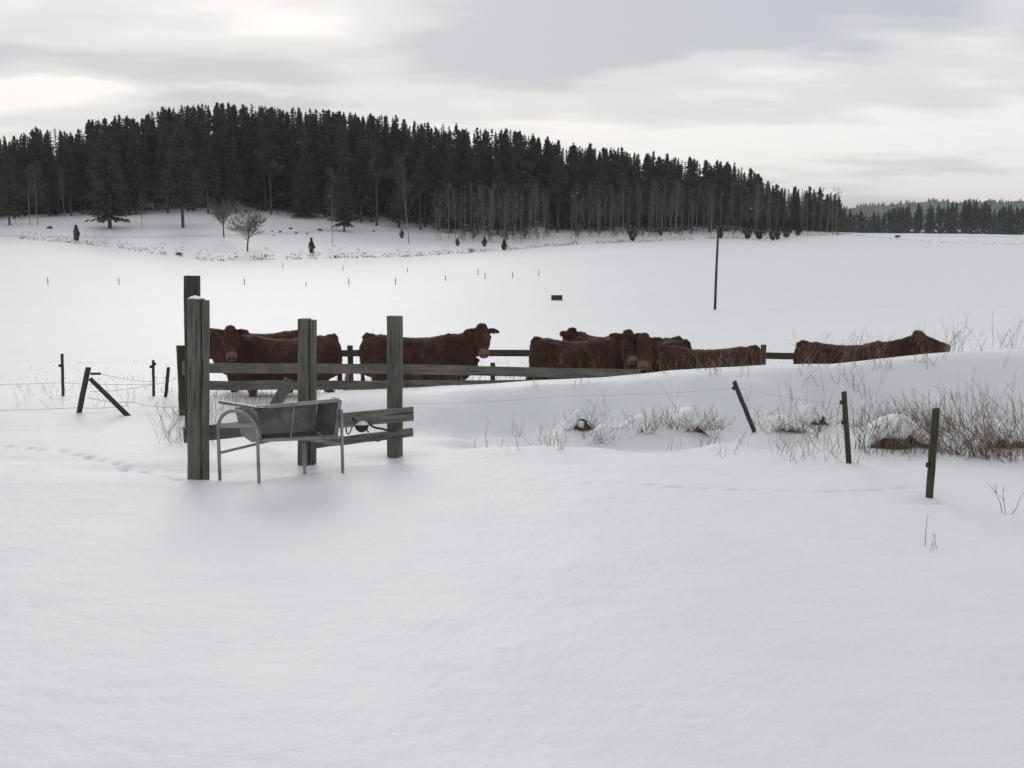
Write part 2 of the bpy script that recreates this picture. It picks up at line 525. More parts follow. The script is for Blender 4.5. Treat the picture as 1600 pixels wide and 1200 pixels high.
def ground(x, y, fine=True):
    x, y = np.atleast_1d(np.asarray(x, float)), np.atleast_1d(np.asarray(y, float))
    px = px_of(x, y)
    fi = np.clip((px - PXG[0]) / (PXG[1] - PXG[0]), 0, len(PXG) - 1.001)
    fj = np.clip((np.log(np.maximum(y, 2.0)) - LY[0]) / (LY[1] - LY[0]), 0, len(LY) - 1.001)
    i, j = fi.astype(int), fj.astype(int)
    u, v = fi - i, fj - j
    z = (TAB[i, j] * (1 - u) + TAB[i + 1, j] * u) * (1 - v) + (TAB[i, j + 1] * (1 - u) + TAB[i + 1, j + 1] * u) * v
    zc = np.interp(px, _cp, _cz)
    foot = np.interp(px, [600, 700, 800, 920, 1000, 1080, 1180, 1290, 1400, 1500, 1600, 2000], [13.9, 13.9, 14.4, 14.5, 14.0, 13.9, 14.2, 14.6, 14.1, 13.9, 13.8, 13.6]) + .55 * vnoise(x * .9, y * 0 + 3, 5) + .25 * vnoise(x * 2.7, y * 0, 6)
    w = sstep((y - foot) / (15.35 - foot)) * (1 - sstep((y - 15.65) / 2.3))
    z = z * (1 - w) + zc * w
    # trough at the foot of the bank on the right
    rg = sstep((px - 640) / 120)
    dip = foot - .55 + .3 * vnoise(x * .8, y * 0 + 9, 21)
    z = z - .13 * rg * (.45 + .9 * (vnoise(x * .7, y * 0, 22) + .25)) * np.exp(-((y - dip) / .38) ** 2)
    z = z + .10 * rg * (vnoise(x * .55, y * .4, 23) + .15) * np.exp(-((y - 13.0) / .45) ** 2)
    near = np.exp(-np.maximum(y - 12, 0) / 60.0)
    z = z + 0.03 * vnoise(x * .23, y * .23, 1) + .022 * vnoise(x * .7, y * .7, 2) * near + .010 * vnoise(x * 2.1, y * 1.5, 3) * near
    z = z + .007 * vnoise(x * 1.3 + y * .4, y * 4.2, 18) * near * sstep((y - 3) / 3) + .004 * vnoise(x * 4.0, y * 9.0, 19) * near
    far = sstep((y - 26) / 40)
    z = z + .035 * sstep((y - 21) / 4) * vnoise(x * .16 + y * .05, y * .85, 17)
    z = z + far * (.22 * vnoise(x * .04, y * .04, 8) + .07 * vnoise(x * .13, y * .3, 9))
    z = z + rg * sstep((y - 13.2) / .8) * (.24 * vnoise(x * 1.1, y * 1.5, 12) + .06 * vnoise(x * 3.1, y * 3.1, 13)) * (1 - sstep((y - 14.75) / .65))
    for (hx, hy, rx, ry, d) in HOLLOW: z = z - d * np.exp(-((x - hx) / rx) ** 2 - ((y - hy) / ry) ** 2)
    for (hx, hy, rx, ry, d) in LIPS + MOUNDS: z = z + d * np.exp(-((x - hx) / rx) ** 2 - ((y - hy) / ry) ** 2)
    if fine and len(x) > 1000:
        for (hx, hy, rx, ry, d) in DENTS:
            k = np.flatnonzero((np.abs(x - hx) < 3 * rx) & (np.abs(y - hy) < 3 * ry))
            if len(k): z[k] -= d * np.exp(-((x[k] - hx) / rx) ** 2 - ((y[k] - hy) / ry) ** 2)
    return z


def G(x, y): return float(ground(x, y)[0])


def hit(px, row, lo=3.0, hi=900.0):
    """Where the ray through a photo pixel first meets the ground."""
    ys = np.exp(np.linspace(math.log(lo), math.log(hi), 900))
    q = np.array([P(px, row, 1.0)])[0]
    xs, zs = q[0] * ys, CAMZ + (q[2] - CAMZ) * ys
    d = zs - ground(xs, ys, False)
    k = np.flatnonzero(d <= 0)
    k = int(k[0]) if len(k) else int(np.argmin(d))
    return Vector((xs[k], ys[k], float(ground(xs[k], ys[k])[0])))


for px, Y, r_, h_ in ((908, 14.4, .34, .15), (945, 14.0, .3, .10), (1005, 14.2, .32, .10), (1085, 14.35, .38, .14), (1270, 14.5, .36, .18), (1215, 14.1, .35, .10), (1400, 13.6, .6, .20), (1520, 13.8, .5, .14), (1590, 13.5, .4, .10),
                      (1100, 13.25, .40, .06), (1160, 13.4, .36, .08), (1215, 13.6, .36, .09), (1262, 13.8, .3, .09), (700, 13.8, .4, .06), (800, 13.7, .4, .05), (1480, 14.4, .4, .12), (1350, 14.4, .35, .10)):
    MOUNDS.append(((px - 800) / F * Y, Y, r_, r_ * .75, h_))


def build_ground():
    ys = [-38, -25, -15, -8, -3, 0]
    y = 1.6
    while y < 21: ys.append(y); y *= 1.0042 if y > 4 else 1.02
    while y < 3600: ys.append(y); y *= 1.014
    ys = np.array(ys)
    us = list(np.linspace(-.2, .2, 520))
    d, u = us[1] - us[0], .2
    while u < 1.4:
        d *= 1.045; u += d; us.append(u); us.insert(0, -u)
    us = np.array(us)
    X = us[None, :] * (np.maximum(ys[:, None], -10) + 20)
    X[:6] *= np.array([3.0, 2.2, 1.6, 1.2, 1, 1])[:, None]
    Yv = np.repeat(ys[:, None], len(us), 1)
    Z = ground(X.ravel(), Yv.ravel())
    V = np.stack([X.ravel(), Yv.ravel(), Z], 1)
    ny, nx = X.shape
    a = (np.arange(ny - 1)[:, None] * nx + np.arange(nx - 1)[None, :]).ravel()
    Fq = np.stack([a, a + 1, a + nx + 1, a + nx], 1)
    me = bpy.data.meshes.new('snowy_ground')
    me.vertices.add(len(V)); me.vertices.foreach_set('co', V.ravel())
    me.loops.add(Fq.size); me.loops.foreach_set('vertex_index', Fq.ravel())
    me.polygons.add(len(Fq))
    me.polygons.foreach_set('loop_start', np.arange(0, Fq.size, 4))
    me.update(calc_edges=True)
    me.polygons.foreach_set('use_smooth', np.ones(len(Fq), bool))
    me.materials.append(M_snow)
    me.validate()
    o = bpy.data.objects.new('snowy_ground', me)
    col.objects.link(o)
    tag(o, 'open snow-covered ground with faint animal tracks', kind='structure')


build_ground()


# ------------------------------------------------------------------ far ridge
def far_ridge():
    mb = MB()
    xs = np.linspace(-200, 3200, 260)
    prof = 18 + 62 * sstep((xs - 500) / 600) * (1 - .25 * sstep((xs - 1400) / 700)) + 10 * vnoise(xs / 260, xs * 0, 4) + 6 * vnoise(xs / 40, xs * 0, 6)
    rows = [(2600, 0.0), (2680, .35), (2780, .75), (2900, 1.0), (3100, .9)]
    vs_, fs = [], []
    for (yy, f) in rows:
        for x, h in zip(xs, prof): vs_.append((x, yy, 4 + h * f * .86))
    n = len(xs)
    for j in range(len(rows) - 1):
        for i in range(n - 1):
            a = j * n + i
            fs.append((a, a + 1, a + n + 1, a + n))
    mb.add(vs_, fs)
    o = mb.build('far_hill', M_far, smooth=True)
    tag(o, 'distant wooded ridge fading blue behind the far forest', kind='structure')
    # its trees, a far wood that reads as one mass
    w = MB()
    for k in range(2600):
        i = random.randrange(n)
        x, h = xs[i] + random.uniform(-6, 6), prof[i]
        j = random.random()
        yy = 2620 + 300 * j
        zb = 4 + h * .86 * np.interp(yy, [r[0] for r in rows], [r[1] for r in rows])
        hh, ww = random.uniform(8, 12), random.uniform(3.5, 6)
        pts = [(x + ww * math.cos(t), yy + ww * math.sin(t), zb - 1) for t in (0.3, 1.6, 2.9, 4.1, 5.3)] + [(x, yy, zb + hh)]
        w.add(pts, [(0, 1, 5), (1, 2, 5), (2, 3, 5), (3, 4, 5), (4, 0, 5)])
    tag(w.build('forest', M_far), 'trees covering the distant ridge', kind='stuff')


far_ridge()


# ------------------------------------------------------------------ tree meshes (each made once, about 20 m tall)
def tri(mb, a, b, c): mb.add([a, b, c], [(0, 1, 2)])


def spruce_mesh(seed, H=20.0, Rm=2.9, z0=2.0, lod=False):
    rnd = random.Random(seed)
    tr, cr = MB(), MB()
    tr.tube([(0, 0, -1), (0, 0, H * .4), (0, 0, H * .97)], [.26, .17, .03], 6)
    z = z0
    lean = rnd.uniform(0, 6.28)
    while z < H * .985:
        f = (z - z0) / (H - z0)
        L = Rm * (1 - f) ** .92 * rnd.uniform(.82, 1.12) * (1 if f > .08 else .8) + .16
        nb = 8 if f < .75 else 5
        if lod: nb = 5
        a0 = rnd.uniform(0, 6.28)
        for k in range(nb):
            if rnd.random() < .10: continue
            a = a0 + 6.283 * k / nb + rnd.uniform(-.3, .3)
            l = L * rnd.uniform(.6, 1.18) * (1 + .14 * math.cos(a - lean))
            ca, sa = math.cos(a), math.sin(a)
            droop = .36 * l * (1 - f) + .05
            zb = z + rnd.uniform(-.2, .2)
            steps = (2 if lod else 4) if l > 1.2 else (1 if lod else 3)
            for q in range(steps):
                s0, s1 = q / steps, (q + 1.25) / steps
                w = (.46 - .2 * s0) * (1.5 if lod else 1) * min(1, l * .6) * rnd.uniform(.7, 1.3)
                r0, r1 = l * s0, l * min(1.04, s1)
                h0 = zb - droop * s0 ** .8 + (.16 * l * s0 * s0 if f > .5 else .10 * l * s0 * s0)
                h1 = zb - droop * s1 ** .8 + (.16 * l * s1 * s1 if f > .5 else .10 * l * s1 * s1)
                p0 = (ca * r0, sa * r0, h0)
                for sg in (-1, 1):
                    tw = rnd.uniform(.6, 1.2)
                    tip = (ca * r1 - sg * sa * w * tw * .9, sa * r1 + sg * ca * w * tw * .9, h1 - rnd.uniform(.15, .5) * min(1, l * .5))
                    p1 = (ca * (r0 + .55 * (r1 - r0)), sa * (r0 + .55 * (r1 - r0)), (h0 + h1) / 2 + .1)
                    tri(cr, p0, p1, tip)
                # hanging twigs
                hx = rnd.uniform(r0, r1)
                tri(cr, (ca * hx - sa * .2, sa * hx + ca * .2, h0), (ca * hx + sa * .2, sa * hx - ca * .2, h0), (ca * hx + rnd.uniform(-.15, .15), sa * hx + rnd.uniform(-.15, .15), h0 - rnd.uniform(.35, .75) * min(1, .35 + l * .4)))
        z += ((.40 if f < .8 else .30) * (1.8 if lod else 1)) * rnd.uniform(.8, 1.2)
    # leader
    for k in range(4):
        a = k * 1.57
        tri(cr, (.1 * math.cos(a), .1 * math.sin(a), H * .965), (-.1 * math.cos(a), -.1 * math.sin(a), H * .965), (0, 0, H + .25))
    return tr.mesh('trunk', M_bark), cr.mesh('crown', M_spruce)


def pine_mesh(seed, H=19.0, base=.42):
    rnd = random.Random(seed)
    tr, cr = MB(), MB()
    bend = [(rnd.uniform(-.25, .25), rnd.uniform(-.25, .25)) for _ in range(5)]
    path = [(bend[i][0] * i * .4, bend[i][1] * i * .4, -1 + (H * .96 + 1) * i / 4) for i in range(5)]
    tr.tube(path, [.24, .2, .16, .11, .03], 6)
    for k in range(105):
        f = rnd.random() ** .8
        a_ = rnd.uniform(0, 6.28)
        z = H * (base + (1 - base) * f)
        rad = 3.2 * min(1, (1 - f) * 1.25 + .02) * (.72 + .28 * math.sin(f * 15 + seed + a_ * 2)) * rnd.uniform(.15, 1.1)
        a = a_
        i = min(3, int(z / H * 4))
        cx_, cy_ = path[i][0], path[i][1]
        c = Vector((cx_ + rad * math.cos(a), cy_ + rad * math.sin(a), z + rnd.uniform(-.3, .3) + .25 * rad))
        if k % 4 == 0: tr.tube([(cx_, cy_, z - .4), c], [.05, .02], 3, cap=False)
        s = rnd.uniform(.45, .85) * (1 - .62 * f ** 2)
        for _ in range(20):
            d = Vector((rnd.gauss(0, 1), rnd.gauss(0, 1), rnd.gauss(.15, .7))).normalized()
            q = c + d * s * rnd.uniform(.1, .7)
            t1 = d.cross(Vector((rnd.uniform(-1, 1), rnd.uniform(-1, 1), rnd.uniform(-1, 1)))).normalized() * s * .30
            tri(cr, q + t1, q - t1, q + d * s * rnd.uniform(.5, 1.1) + Vector((0, 0, .16)))
    return tr.mesh('trunk', M_bark), cr.mesh('crown', M_pine)


def bare_mesh(seed, H=13.0, spread=.24, clear=.25, trunk_m=None, twig_m=None, r0=.12, oak=False, tw=.028):
    rnd = random.Random(seed)
    tr, cr = MB(), MB()
    pts = [Vector((0, 0, -.6))]
    d = Vector((rnd.uniform(-.05, .05), rnd.uniform(-.05, .05), 1))
    n = 7
    top = H * (.42 if oak else .95)
    for i in range(n):
        d = (d + Vector((rnd.uniform(-.05, .05), rnd.uniform(-.05, .05), .1)) * (2.2 if oak else 1)).normalized()
        pts.append(pts[-1] + d * (top + .6) / n)
    tr.tube(pts, [r0 * (1 - (.45 if oak else .86) * i / n) for i in range(n + 1)], 6)

    def at(f):
        f = max(0, min(.999, f)) * n; i = int(f)
        return pts[i].lerp(pts[i + 1], f - i)

    def branch(p, d, L, r, lev):
        q = [p]
        for s in range(3):
            d = (d + Vector((rnd.uniform(-.25, .25), rnd.uniform(-.25, .25), rnd.uniform(-.02, .22 if not oak else .14)))).normalized()
            q.append(q[-1] + d * L / 3)
        cr.tube(q, [r, r * .8, r * .55, r * .25], 3, cap=False)
        if lev <= 0: return
        for s in range((5 if lev > 1 else 8) if oak else (4 if lev > 1 else 6)):
            f = rnd.uniform(.25, 1) * 2.99; i = int(f)
            b = q[i].lerp(q[i + 1], f - i)
            nd_ = (d + Vector((rnd.gauss(0, .6), rnd.gauss(0, .6), rnd.gauss(.15, .35)))).normalized()
            if lev == 1:
                l = L * rnd.uniform(.3, .65)
                e_ = b + nd_ * l
                sd_ = nd_.cross(Vector((rnd.uniform(-1, 1), rnd.uniform(-1, 1), rnd.uniform(-1, 1)))).normalized() * tw
                tri(cr, b + sd_, b - sd_, e_)
                b2 = b.lerp(e_, .45); e2 = b2 + (nd_ + Vector((rnd.gauss(0, .5), rnd.gauss(0, .5), rnd.gauss(.1, .4)))).normalized() * l * .6
                tri(cr, b2 + sd_ * .8, b2 - sd_ * .8, e2)
            else:
                branch(b, nd_, L * rnd.uniform(.45, .65), r * .55, lev - 1)

    nb = 26 if oak else 24
    for k in range(nb):
        f = clear + (1 - clear) * ((k + rnd.random()) / nb) if not oak else rnd.uniform(.55, 1)
        a = rnd.uniform(0, 6.28)
        el = rnd.uniform(.15, 1.35) if oak else rnd.uniform(.85, 1.25)
        d = Vector((math.cos(a) * math.cos(el), math.sin(a) * math.cos(el), math.sin(el)))
        L = H * (rnd.uniform(.24, .36) if oak else spread * (1.15 - .6 * f) * rnd.uniform(.7, 1.2))
        branch(at(f), d, L, r0 * (.32 if oak else .26), 2)
    return tr.mesh('trunk', trunk_m), cr.mesh('crown', twig_m)


def juniper_mesh(seed, H=3.4):
    rnd = random.Random(seed)
    st, cr = MB(), MB()
    st.tube([(0, 0, -.3), (0, 0, H * .5)], [.09, .04], 5)
    for k in range(430):
        f = rnd.random() ** .9
        z = H * (.08 + .88 * f)
        rad = .62 * math.sin(min(1, f * 1.1 + .5) * 1.57) * (1 - f ** 2.2) * rnd.uniform(.2, 1.1) * (1 + .3 * math.sin(z * 3 + seed))
        a = rnd.uniform(0, 6.28)
        p = Vector((rad * math.cos(a), rad * math.sin(a), z))
        s = rnd.uniform(.16, .34)
        d = Vector((math.cos(a) * .5 + rnd.gauss(0, .3), math.sin(a) * .5 + rnd.gauss(0, .3), .8)).normalized()
        t1 = d.cross(Vector((rnd.uniform(-1, 1), rnd.uniform(-1, 1), rnd.uniform(-1, 1)))).normalized() * s * .5
        tri(cr, p + t1, p - t1, p + d * s * 1.5)
    return st.mesh('stem', M_bark), cr.mesh('foliage', M_juniper)


SPRUCES = [spruce_mesh(10 + i, 20, r_, z_) for i, (r_, z_) in enumerate(((3.1, 2.2), (3.5, 1.2), (2.7, 3.0), (3.3, 4.5), (2.9, 5.5)))]
PINES = [pine_mesh(40 + i, 19, b_) for i, b_ in enumerate((.36, .46, .40, .5))]
ASPENS = [bare_mesh(60 + i, 14, .20, .28, M_aspen, M_branch, .095, tw=.018) for i in range(4)]
BIRCHES = [bare_mesh(70 + i, 14, .25, .3, M_aspen, M_birch, .10) for i in range(3)]
SHRUBS = [bare_mesh(75 + i, 6, .42, .05, M_branch, M_birch, .05) for i in range(2)]
OAKS = [bare_mesh(80 + i, 9.5, .4, .3, M_bark, M_branch, .15, oak=True, tw=.03) for i in range(2)]
JUNIPERS = [juniper_mesh(90 + i) for i in range(3)]


def tree(name, meshes, x, y, h, href, label, cat, group=None, wide=1.0, sink=.15, leaf='crown', stem='trunk', rz=None):
    t = empty(name, (x, y, G(x, y) - sink), random.uniform(0, 6.28) if rz is None else rz)
    s = h / href
    t.scale = (s * wide, s * wide, s)
    tag(t, label, cat, group)
    for nm, me in ((stem, meshes[0]), (leaf, meshes[1])):
        c = bpy.data.objects.new(nm, me)
        col.objects.link(c)
        c.parent = t
    return t


TOPS = ([-500, -40, 0, 14, 40, 60, 80, 95, 115, 135, 150, 170, 190, 205, 230, 260, 300, 330, 400, 450, 495, 540, 615, 640, 690, 740, 800, 840, 875, 960, 1040, 1080, 1150, 1180, 1196, 1215, 1270, 1296, 1310],
        [270, 232, 222, 208, 214, 200, 190, 197, 192, 205, 190, 176, 190, 170, 180, 162, 158, 153, 152, 160, 162, 166, 172, 182, 185, 192, 194, 206, 216, 226, 238, 242, 254, 266, 284, 288, 292, 298, 312])
FRONT = ([-500, 0, 130, 250, 400, 560, 640, 770, 900, 1000, 1200, 1310], [232, 232, 236, 240, 244, 246, 246, 246, 262, 276, 322, 375])


def place_px(px, Y): return (px - 800) / F / math.cos(TH) * Y, Y


# ---- conifers of the hill: a stratified scatter between the forest edge and the hilltop
spots = []
tries = 0
while len(spots) < 400 and tries < 60000:
    tries += 1
    px = random.uniform(-330, 1305)
    dep = 62 if px < 1150 else 36
    Y = np.interp(px, *FRONT) + 3 + dep * random.random() ** 1.25
    x, y = place_px(px, Y)
    if all((x - a) ** 2 + (y - b) ** 2 > 3.7 ** 2 for a, b, _ in spots): spots.append((x, y, px))
ns = npn = 0
for (x, y, px) in spots:
    zg = G(x, y)
    top = np.interp(px, *TOPS)
    back = (y - np.interp(px, *FRONT)) / 62.0
    lim = P(px, top + random.uniform(-2, 9), y).z - zg
    h = min(lim, random.uniform(17, 21) + 8 * back) if back < .5 else lim * random.uniform(.93, 1.0)
    h = max(6.0, min(h, 29))
    part_ = 'left flank' if px < 230 else 'summit' if px < 620 else 'right slope' if px < 1050 else 'right tip'
    p_pine = np.interp(px, [0, 300, 600, 1000, 1180, 1190, 1310], [.05, .30, .45, .6, .65, .8, .85])
    if random.random() < p_pine:
        t_ = tree('pine_tree', PINES[npn % 4], x, y, h, 19.6, 'round-topped dark pine in the crowd on the %s of the wooded hill' % part_, 'pine tree', 'pines on the %s of the wooded hill' % part_, random.uniform(1.0, 1.35))
        npn += 1
    else:
        t_ = tree('spruce_tree', SPRUCES[ns % 5], x, y, h, 20.2, 'dark pointed spruce in the crowd on the %s of the wooded hill' % part_, 'spruce tree', 'spruces on the %s of the wooded hill' % part_, random.uniform(.95, 1.40))
        ns += 1
        if 380 < px < 900 and back < .45 and random.random() < .45:      # lumps of snow still lying on branches
            for _ in range(random.randint(1, 3)):
                m_ = MB()
                f_ = random.uniform(.25, .6); rr_ = 3.0 * (1 - f_) * random.uniform(.75, .95); a_ = random.uniform(3.6, 5.8)
                c_ = Vector((rr_ * math.cos(a_), rr_ * math.sin(a_), 20 * f_ + .15)); s_ = random.uniform(.18, .40)
                m_.add([c_ + Vector((s_ * math.cos(k_) * 1.5, s_ * math.sin(k_), random.uniform(-.25, 0) * s_)) for k_ in (0, 1.26, 2.5, 3.8, 5.0)] + [c_ + Vector((0, 0, s_ * .55))], [(0, 1, 5), (1, 2, 5), (2, 3, 5), (3, 4, 5), (4, 0, 5), (4, 3, 2, 1, 0)])
                o_ = m_.build('snow', M_snow, t_); o_.rotation_euler = (0, 0, -t_.rotation_euler.z)

# ---- the rest of the wood behind and between them, past counting
LODS = []
for i in range(4):
    t_, c_ = spruce_mesh(200 + i, 20, (2.7, 3.0, 2.4, 2.8)[i], (1.5, 3, 2.2, 1.0)[i], True)
    vv, ff = [], []
    for me in (t_, c_):
        k = len(vv)
        vv += [tuple(v.co) for v in me.vertices]
        ff += [tuple(j + k for j in p.vertices) for p in me.polygons]
    LODS.append((np.array(vv), ff))
mb = MB()
for k in range(640):
    px = random.uniform(-330, 1300)
    dep = 75 if px < 1150 else 45
    Y = np.interp(px, *FRONT) + 10 + dep * random.random()
    x, y = place_px(px, Y)
    zg = G(x, y)
    h = P(px, np.interp(px, *TOPS) + random.uniform(5, 20), y).z - zg
    h = max(6, min(h, 28))
    V_, ff = LODS[k % 4]
    a = random.uniform(0, 6.28); s_ = h / 20.2
    c_, n_ = math.cos(a) * s_ * 1.35, math.sin(a) * s_ * 1.35
    W = np.stack([V_[:, 0] * c_ - V_[:, 1] * n_ + x, V_[:, 0] * n_ + V_[:, 1] * c_ + y, V_[:, 2] * s_ + zg], 1)
    mb.add(W.tolist(), ff)
tag(mb.build('forest', M_spruce), 'dense dark interior of the wooded hill', kind='stuff')

# ---- trees that stand out in front of the forest
def lone(name, meshes, px, row, toprow, href, label, cat, group=None, wide=1.0, **k):
    q = hit(px, row, 120)
    h = P(px, toprow, q.y).z - q.z
    return tree(name, meshes, q.x, q.y, h, href, label, cat, group, wide, **k)


lone('spruce_tree', SPRUCES[0], 172, 357, 180, 20.2, 'broad spruce with a wide low skirt, standing out at the left of the pasture', 'spruce tree', wide=1.45)
lone('spruce_tree', SPRUCES[3], 286, 356, 172, 20.2, 'broad spruce with a bare foot, behind the leftmost bare oak', 'spruce tree', wide=1.3)
lone('spruce_tree', SPRUCES[2], 15, 352, 208, 20.2, 'narrow spruce at the left end of the forest', 'spruce tree', wide=1.05)
lone('spruce_tree', SPRUCES[0], 538, 362, 230, 20.2, 'spruce with a thick dark foot in front of the forest, above the right juniper', 'spruce tree', wide=1.1)
lone('bare_oak', OAKS[0], 386, 393, 303, 9.5, 'bare oak with a wide twiggy crown alone on the snowy pasture', 'oak tree', wide=1.1)
lone('bare_oak', OAKS[1], 350, 371, 290, 9.5, 'bare oak just behind and left of the lone oak in the pasture', 'oak tree', wide=1.0)
for px, row, top, lb in ((519, 381, 285, 'thin bare birch with a pale trunk right of the second juniper'), (639, 381, 250, 'thin bare birch with a pale trunk at the right end of the pasture'),
                         (222, 358, 300, 'slim bare birch to the right of the broad spruce'), (24, 348, 268, 'bare birch with a white trunk at the left edge of the forest'),
                         (47, 352, 262, 'bare birch leaning among the reddish birches at the left'), (59, 353, 258, 'tallest bare birch among the reddish birches at the left'),
                         (102, 340, 260, 'bare birch with a pale trunk above the left juniper')):
    lone('birch_tree', BIRCHES[px % 3], px, row, top, 13.8, lb, 'birch tree', 'bare birches at the pasture', 1.0)
for px, row, top, lb in ((120, 377, 350, 'dark upright juniper bush at the left edge of the pasture'), (487, 396, 370, 'dark upright juniper bush below the spruce with the thick foot')):
    lone('juniper_bush', JUNIPERS[0 if px < 300 else 1], px, row, top, 3.5, lb, 'juniper', 'junipers standing alone in the pasture', 1.0, leaf='foliage', stem='stem')
for px, row, top in ((788, 391, 372), (988, 377, 352), (1125, 373, 350), (1168, 374, 345), (1187, 375, 342), (1207, 376, 352), (1215, 375, 356), (1229, 372, 343), (1247, 369, 342), (628, 372, 357), (1032, 368, 350), (757, 385, 368), (715, 384, 370)):
    lone('juniper_bush', JUNIPERS[px % 3], px, row, top, 3.5, 'small dark juniper at the foot of the bare aspens', 'juniper', 'junipers along the forest edge', 1.25, leaf='foliage', stem='stem')
# bare aspens along the edge
def aspen_words(px):
    w = ('dense stand at the right end of the pasture' if px < 870 else 'stand below the middle of the right slope' if px < 1060 else 'row at the right tip of the forest')
    return 'pale bare aspen in the ' + w, 'aspen tree', 'bare aspens in the ' + w


for k, px in enumerate([684, 692, 704, 713, 722, 731, 742, 749, 756, 765, 772, 783, 790, 800, 806, 815, 823, 832, 840, 849, 888, 897, 909, 918, 925, 935, 945, 952, 964, 973, 982, 996, 1006, 1018, 1028, 1040, 1052, 1062, 1075, 1085, 1095, 1105, 1118, 1130, 1140, 1152, 1160, 1172, 1180, 1190, 1198, 1208, 1218, 1226, 1238, 1246, 1255, 1264, 1272, 1282, 1290, 1300]):
    Y = np.interp(px, *FRONT) - random.uniform(1, 13)
    x, y = place_px(px + random.uniform(-3, 3), Y)
    top = np.interp(px, [680, 750, 850, 900, 1000, 1100, 1200, 1300], [296, 292, 296, 298, 288, 296, 296, 305]) + random.uniform(-8, 14)
    h = P(px, top, y).z - G(x, y)
    tree('aspen_tree', ASPENS[k % 4], x, y, max(6, h), 13.8, *aspen_words(px), random.uniform(.85, 1.2))
for k in range(34):
    px = random.uniform(680, 1190)
    x, y = place_px(px, np.interp(px, *FRONT) + random.uniform(-4, 6))
    top = np.interp(px, [680, 750, 850, 900, 1000, 1100, 1200], [292, 288, 292, 292, 284, 290, 290]) + random.uniform(-8, 20)
    tree('aspen_tree', ASPENS[(k + 1) % 4], x, y, max(6, P(px, top, y).z - G(x, y)), 13.8, *aspen_words(px), random.uniform(.85, 1.2))
for k in range(46):
    px = random.uniform(690, 1315)
    Y = np.interp(px, *FRONT) - random.uniform(2, 16)
    x, y = place_px(px, Y)
    tree('bare_shrub', SHRUBS[k % 2], x, y, random.uniform(1.8, 4.5), 6, 'low bare shrub under the aspens at the forest edge', 'shrub', 'bare shrubs along the forest edge', random.uniform(.9, 1.4), leaf='branches', stem='stem')

# saplings and brush that darken the inside of the forest
mb = MB()
for k in range(1500):
    px = random.uniform(-300, 1310)
    Y = np.interp(px, *FRONT) + random.uniform(6, 50)
    x, y = place_px(px, Y)
    z = G(x, y)
    for _ in range(9):
        a = random.uniform(0, 6.28); r_ = random.uniform(.1, 1.8); h_ = random.uniform(.1, 5.5)
        p = Vector((x + r_ * math.cos(a), y + r_ * math.sin(a), z + h_))
        d = Vector((random.gauss(0, .5), random.gauss(0, .5), random.gauss(.1, .5)))
        s_ = Vector((random.gauss(0, .35), random.gauss(0, .35), .1))
        mb.add([p - s_, p + s_, p + d * 1.5], [(0, 1, 2)])
tag(mb.build('undergrowth', M_spruce), 'dark saplings and brush under the forest trees', kind='stuff')

# ---- the far forest at the right
FT = ([1290, 1320, 1345, 1380, 1410, 1430, 1455, 1480, 1500, 1530, 1545, 1600, 1900], [318, 322, 328, 322, 318, 312, 318, 313, 311, 313, 320, 321, 326])
far_n = 0
for k in range(230):
    px = 1255 + 600 * random.random()
    if px > 1640 and random.random() < .5: continue
    Y = 655 + 50 * random.random()
    x, y = place_px(px, Y)
    top = np.interp(px, *FT) + random.uniform(-2, 9)
    h = max(5, P(px, top, y).z - G(x, y))
    me = (PINES if random.random() < .5 else SPRUCES)[k % 4]
    t = tree('forest_tree', me, x, y, h, 20, 'small dark conifer in the far forest at the end of the white field', 'conifer', 'conifers of the far forest', random.uniform(.9, 1.5))
    far_n += 1
mb = MB()
for k in range(2600):
    px = 1250 + 600 * random.random()
    x, y = place_px(px, 652 + 40 * random.random())
    z = G(x, y)
    p = Vector((x, y, z + 9 * random.random() ** 1.6 - .3))
    mb.add([p + Vector((random.uniform(-2.6, 2.6), random.uniform(-1, 1), random.uniform(-2, 2))) for _ in range(3)], [(0, 1, 2)])
tag(mb.build('undergrowth', M_far), 'brush between the trunks of the far forest', kind='stuff')


# ------------------------------------------------------------------ timber yard
def post_mesh(h, w, d, rnd_=False, below=.5, seed=0, slant=0.0):
    """A standing post whose foot is at z = 0 and runs on under the snow."""
    rs = random.Random(seed)
    mb = MB()
    n = 12
    sec = []
    if rnd_:
        for k in range(n):
            a = 2 * math.pi * k / n
            sec.append((w / 2 * math.cos(a), d / 2 * math.sin(a)))
    else:
        b = .014
        x, y = w / 2, d / 2
        sec = [(x - b, -y), (x, -y + b), (x, 0), (x, y - b), (x - b, y), (0, y), (-x + b, y), (-x, y - b), (-x, 0), (-x, -y + b), (-x + b, -y), (0.1 * w, -y)]
    lev = 9
    vs_, fs = [], []
    for i in range(lev + 1):
        z = -below + (h + below) * i / lev
        ox, oy = rs.uniform(-.003, .003), rs.uniform(-.003, .003)
        k_ = 1 + rs.uniform(-.015, .015)
        for (a, b_) in sec:
            zz_ = z + (slant * a + rs.uniform(-.004, .004) if i == lev else 0)
            vs_.append((a * k_ + ox + rs.uniform(-.0015, .0015), b_ * k_ + oy, zz_))
    for i in range(lev):
        for k in range(n):
            a, b_ = i * n + k, i * n + (k + 1) % n
            fs.append((a, b_, b_ + n, a + n))
    top = lev * n
    vs_.append((0, 0, h + .004)); c = len(vs_) - 1
    for k in range(n): fs.append((top + k, top + (k + 1) % n, c))
    mb.add(vs_, fs)
    return mb


yard = empty('post_and_rail_stand', (0, 0, 0))
tag(yard, 'weathered grey stand of three thick posts with two low rails by the steel trough', 'fence')


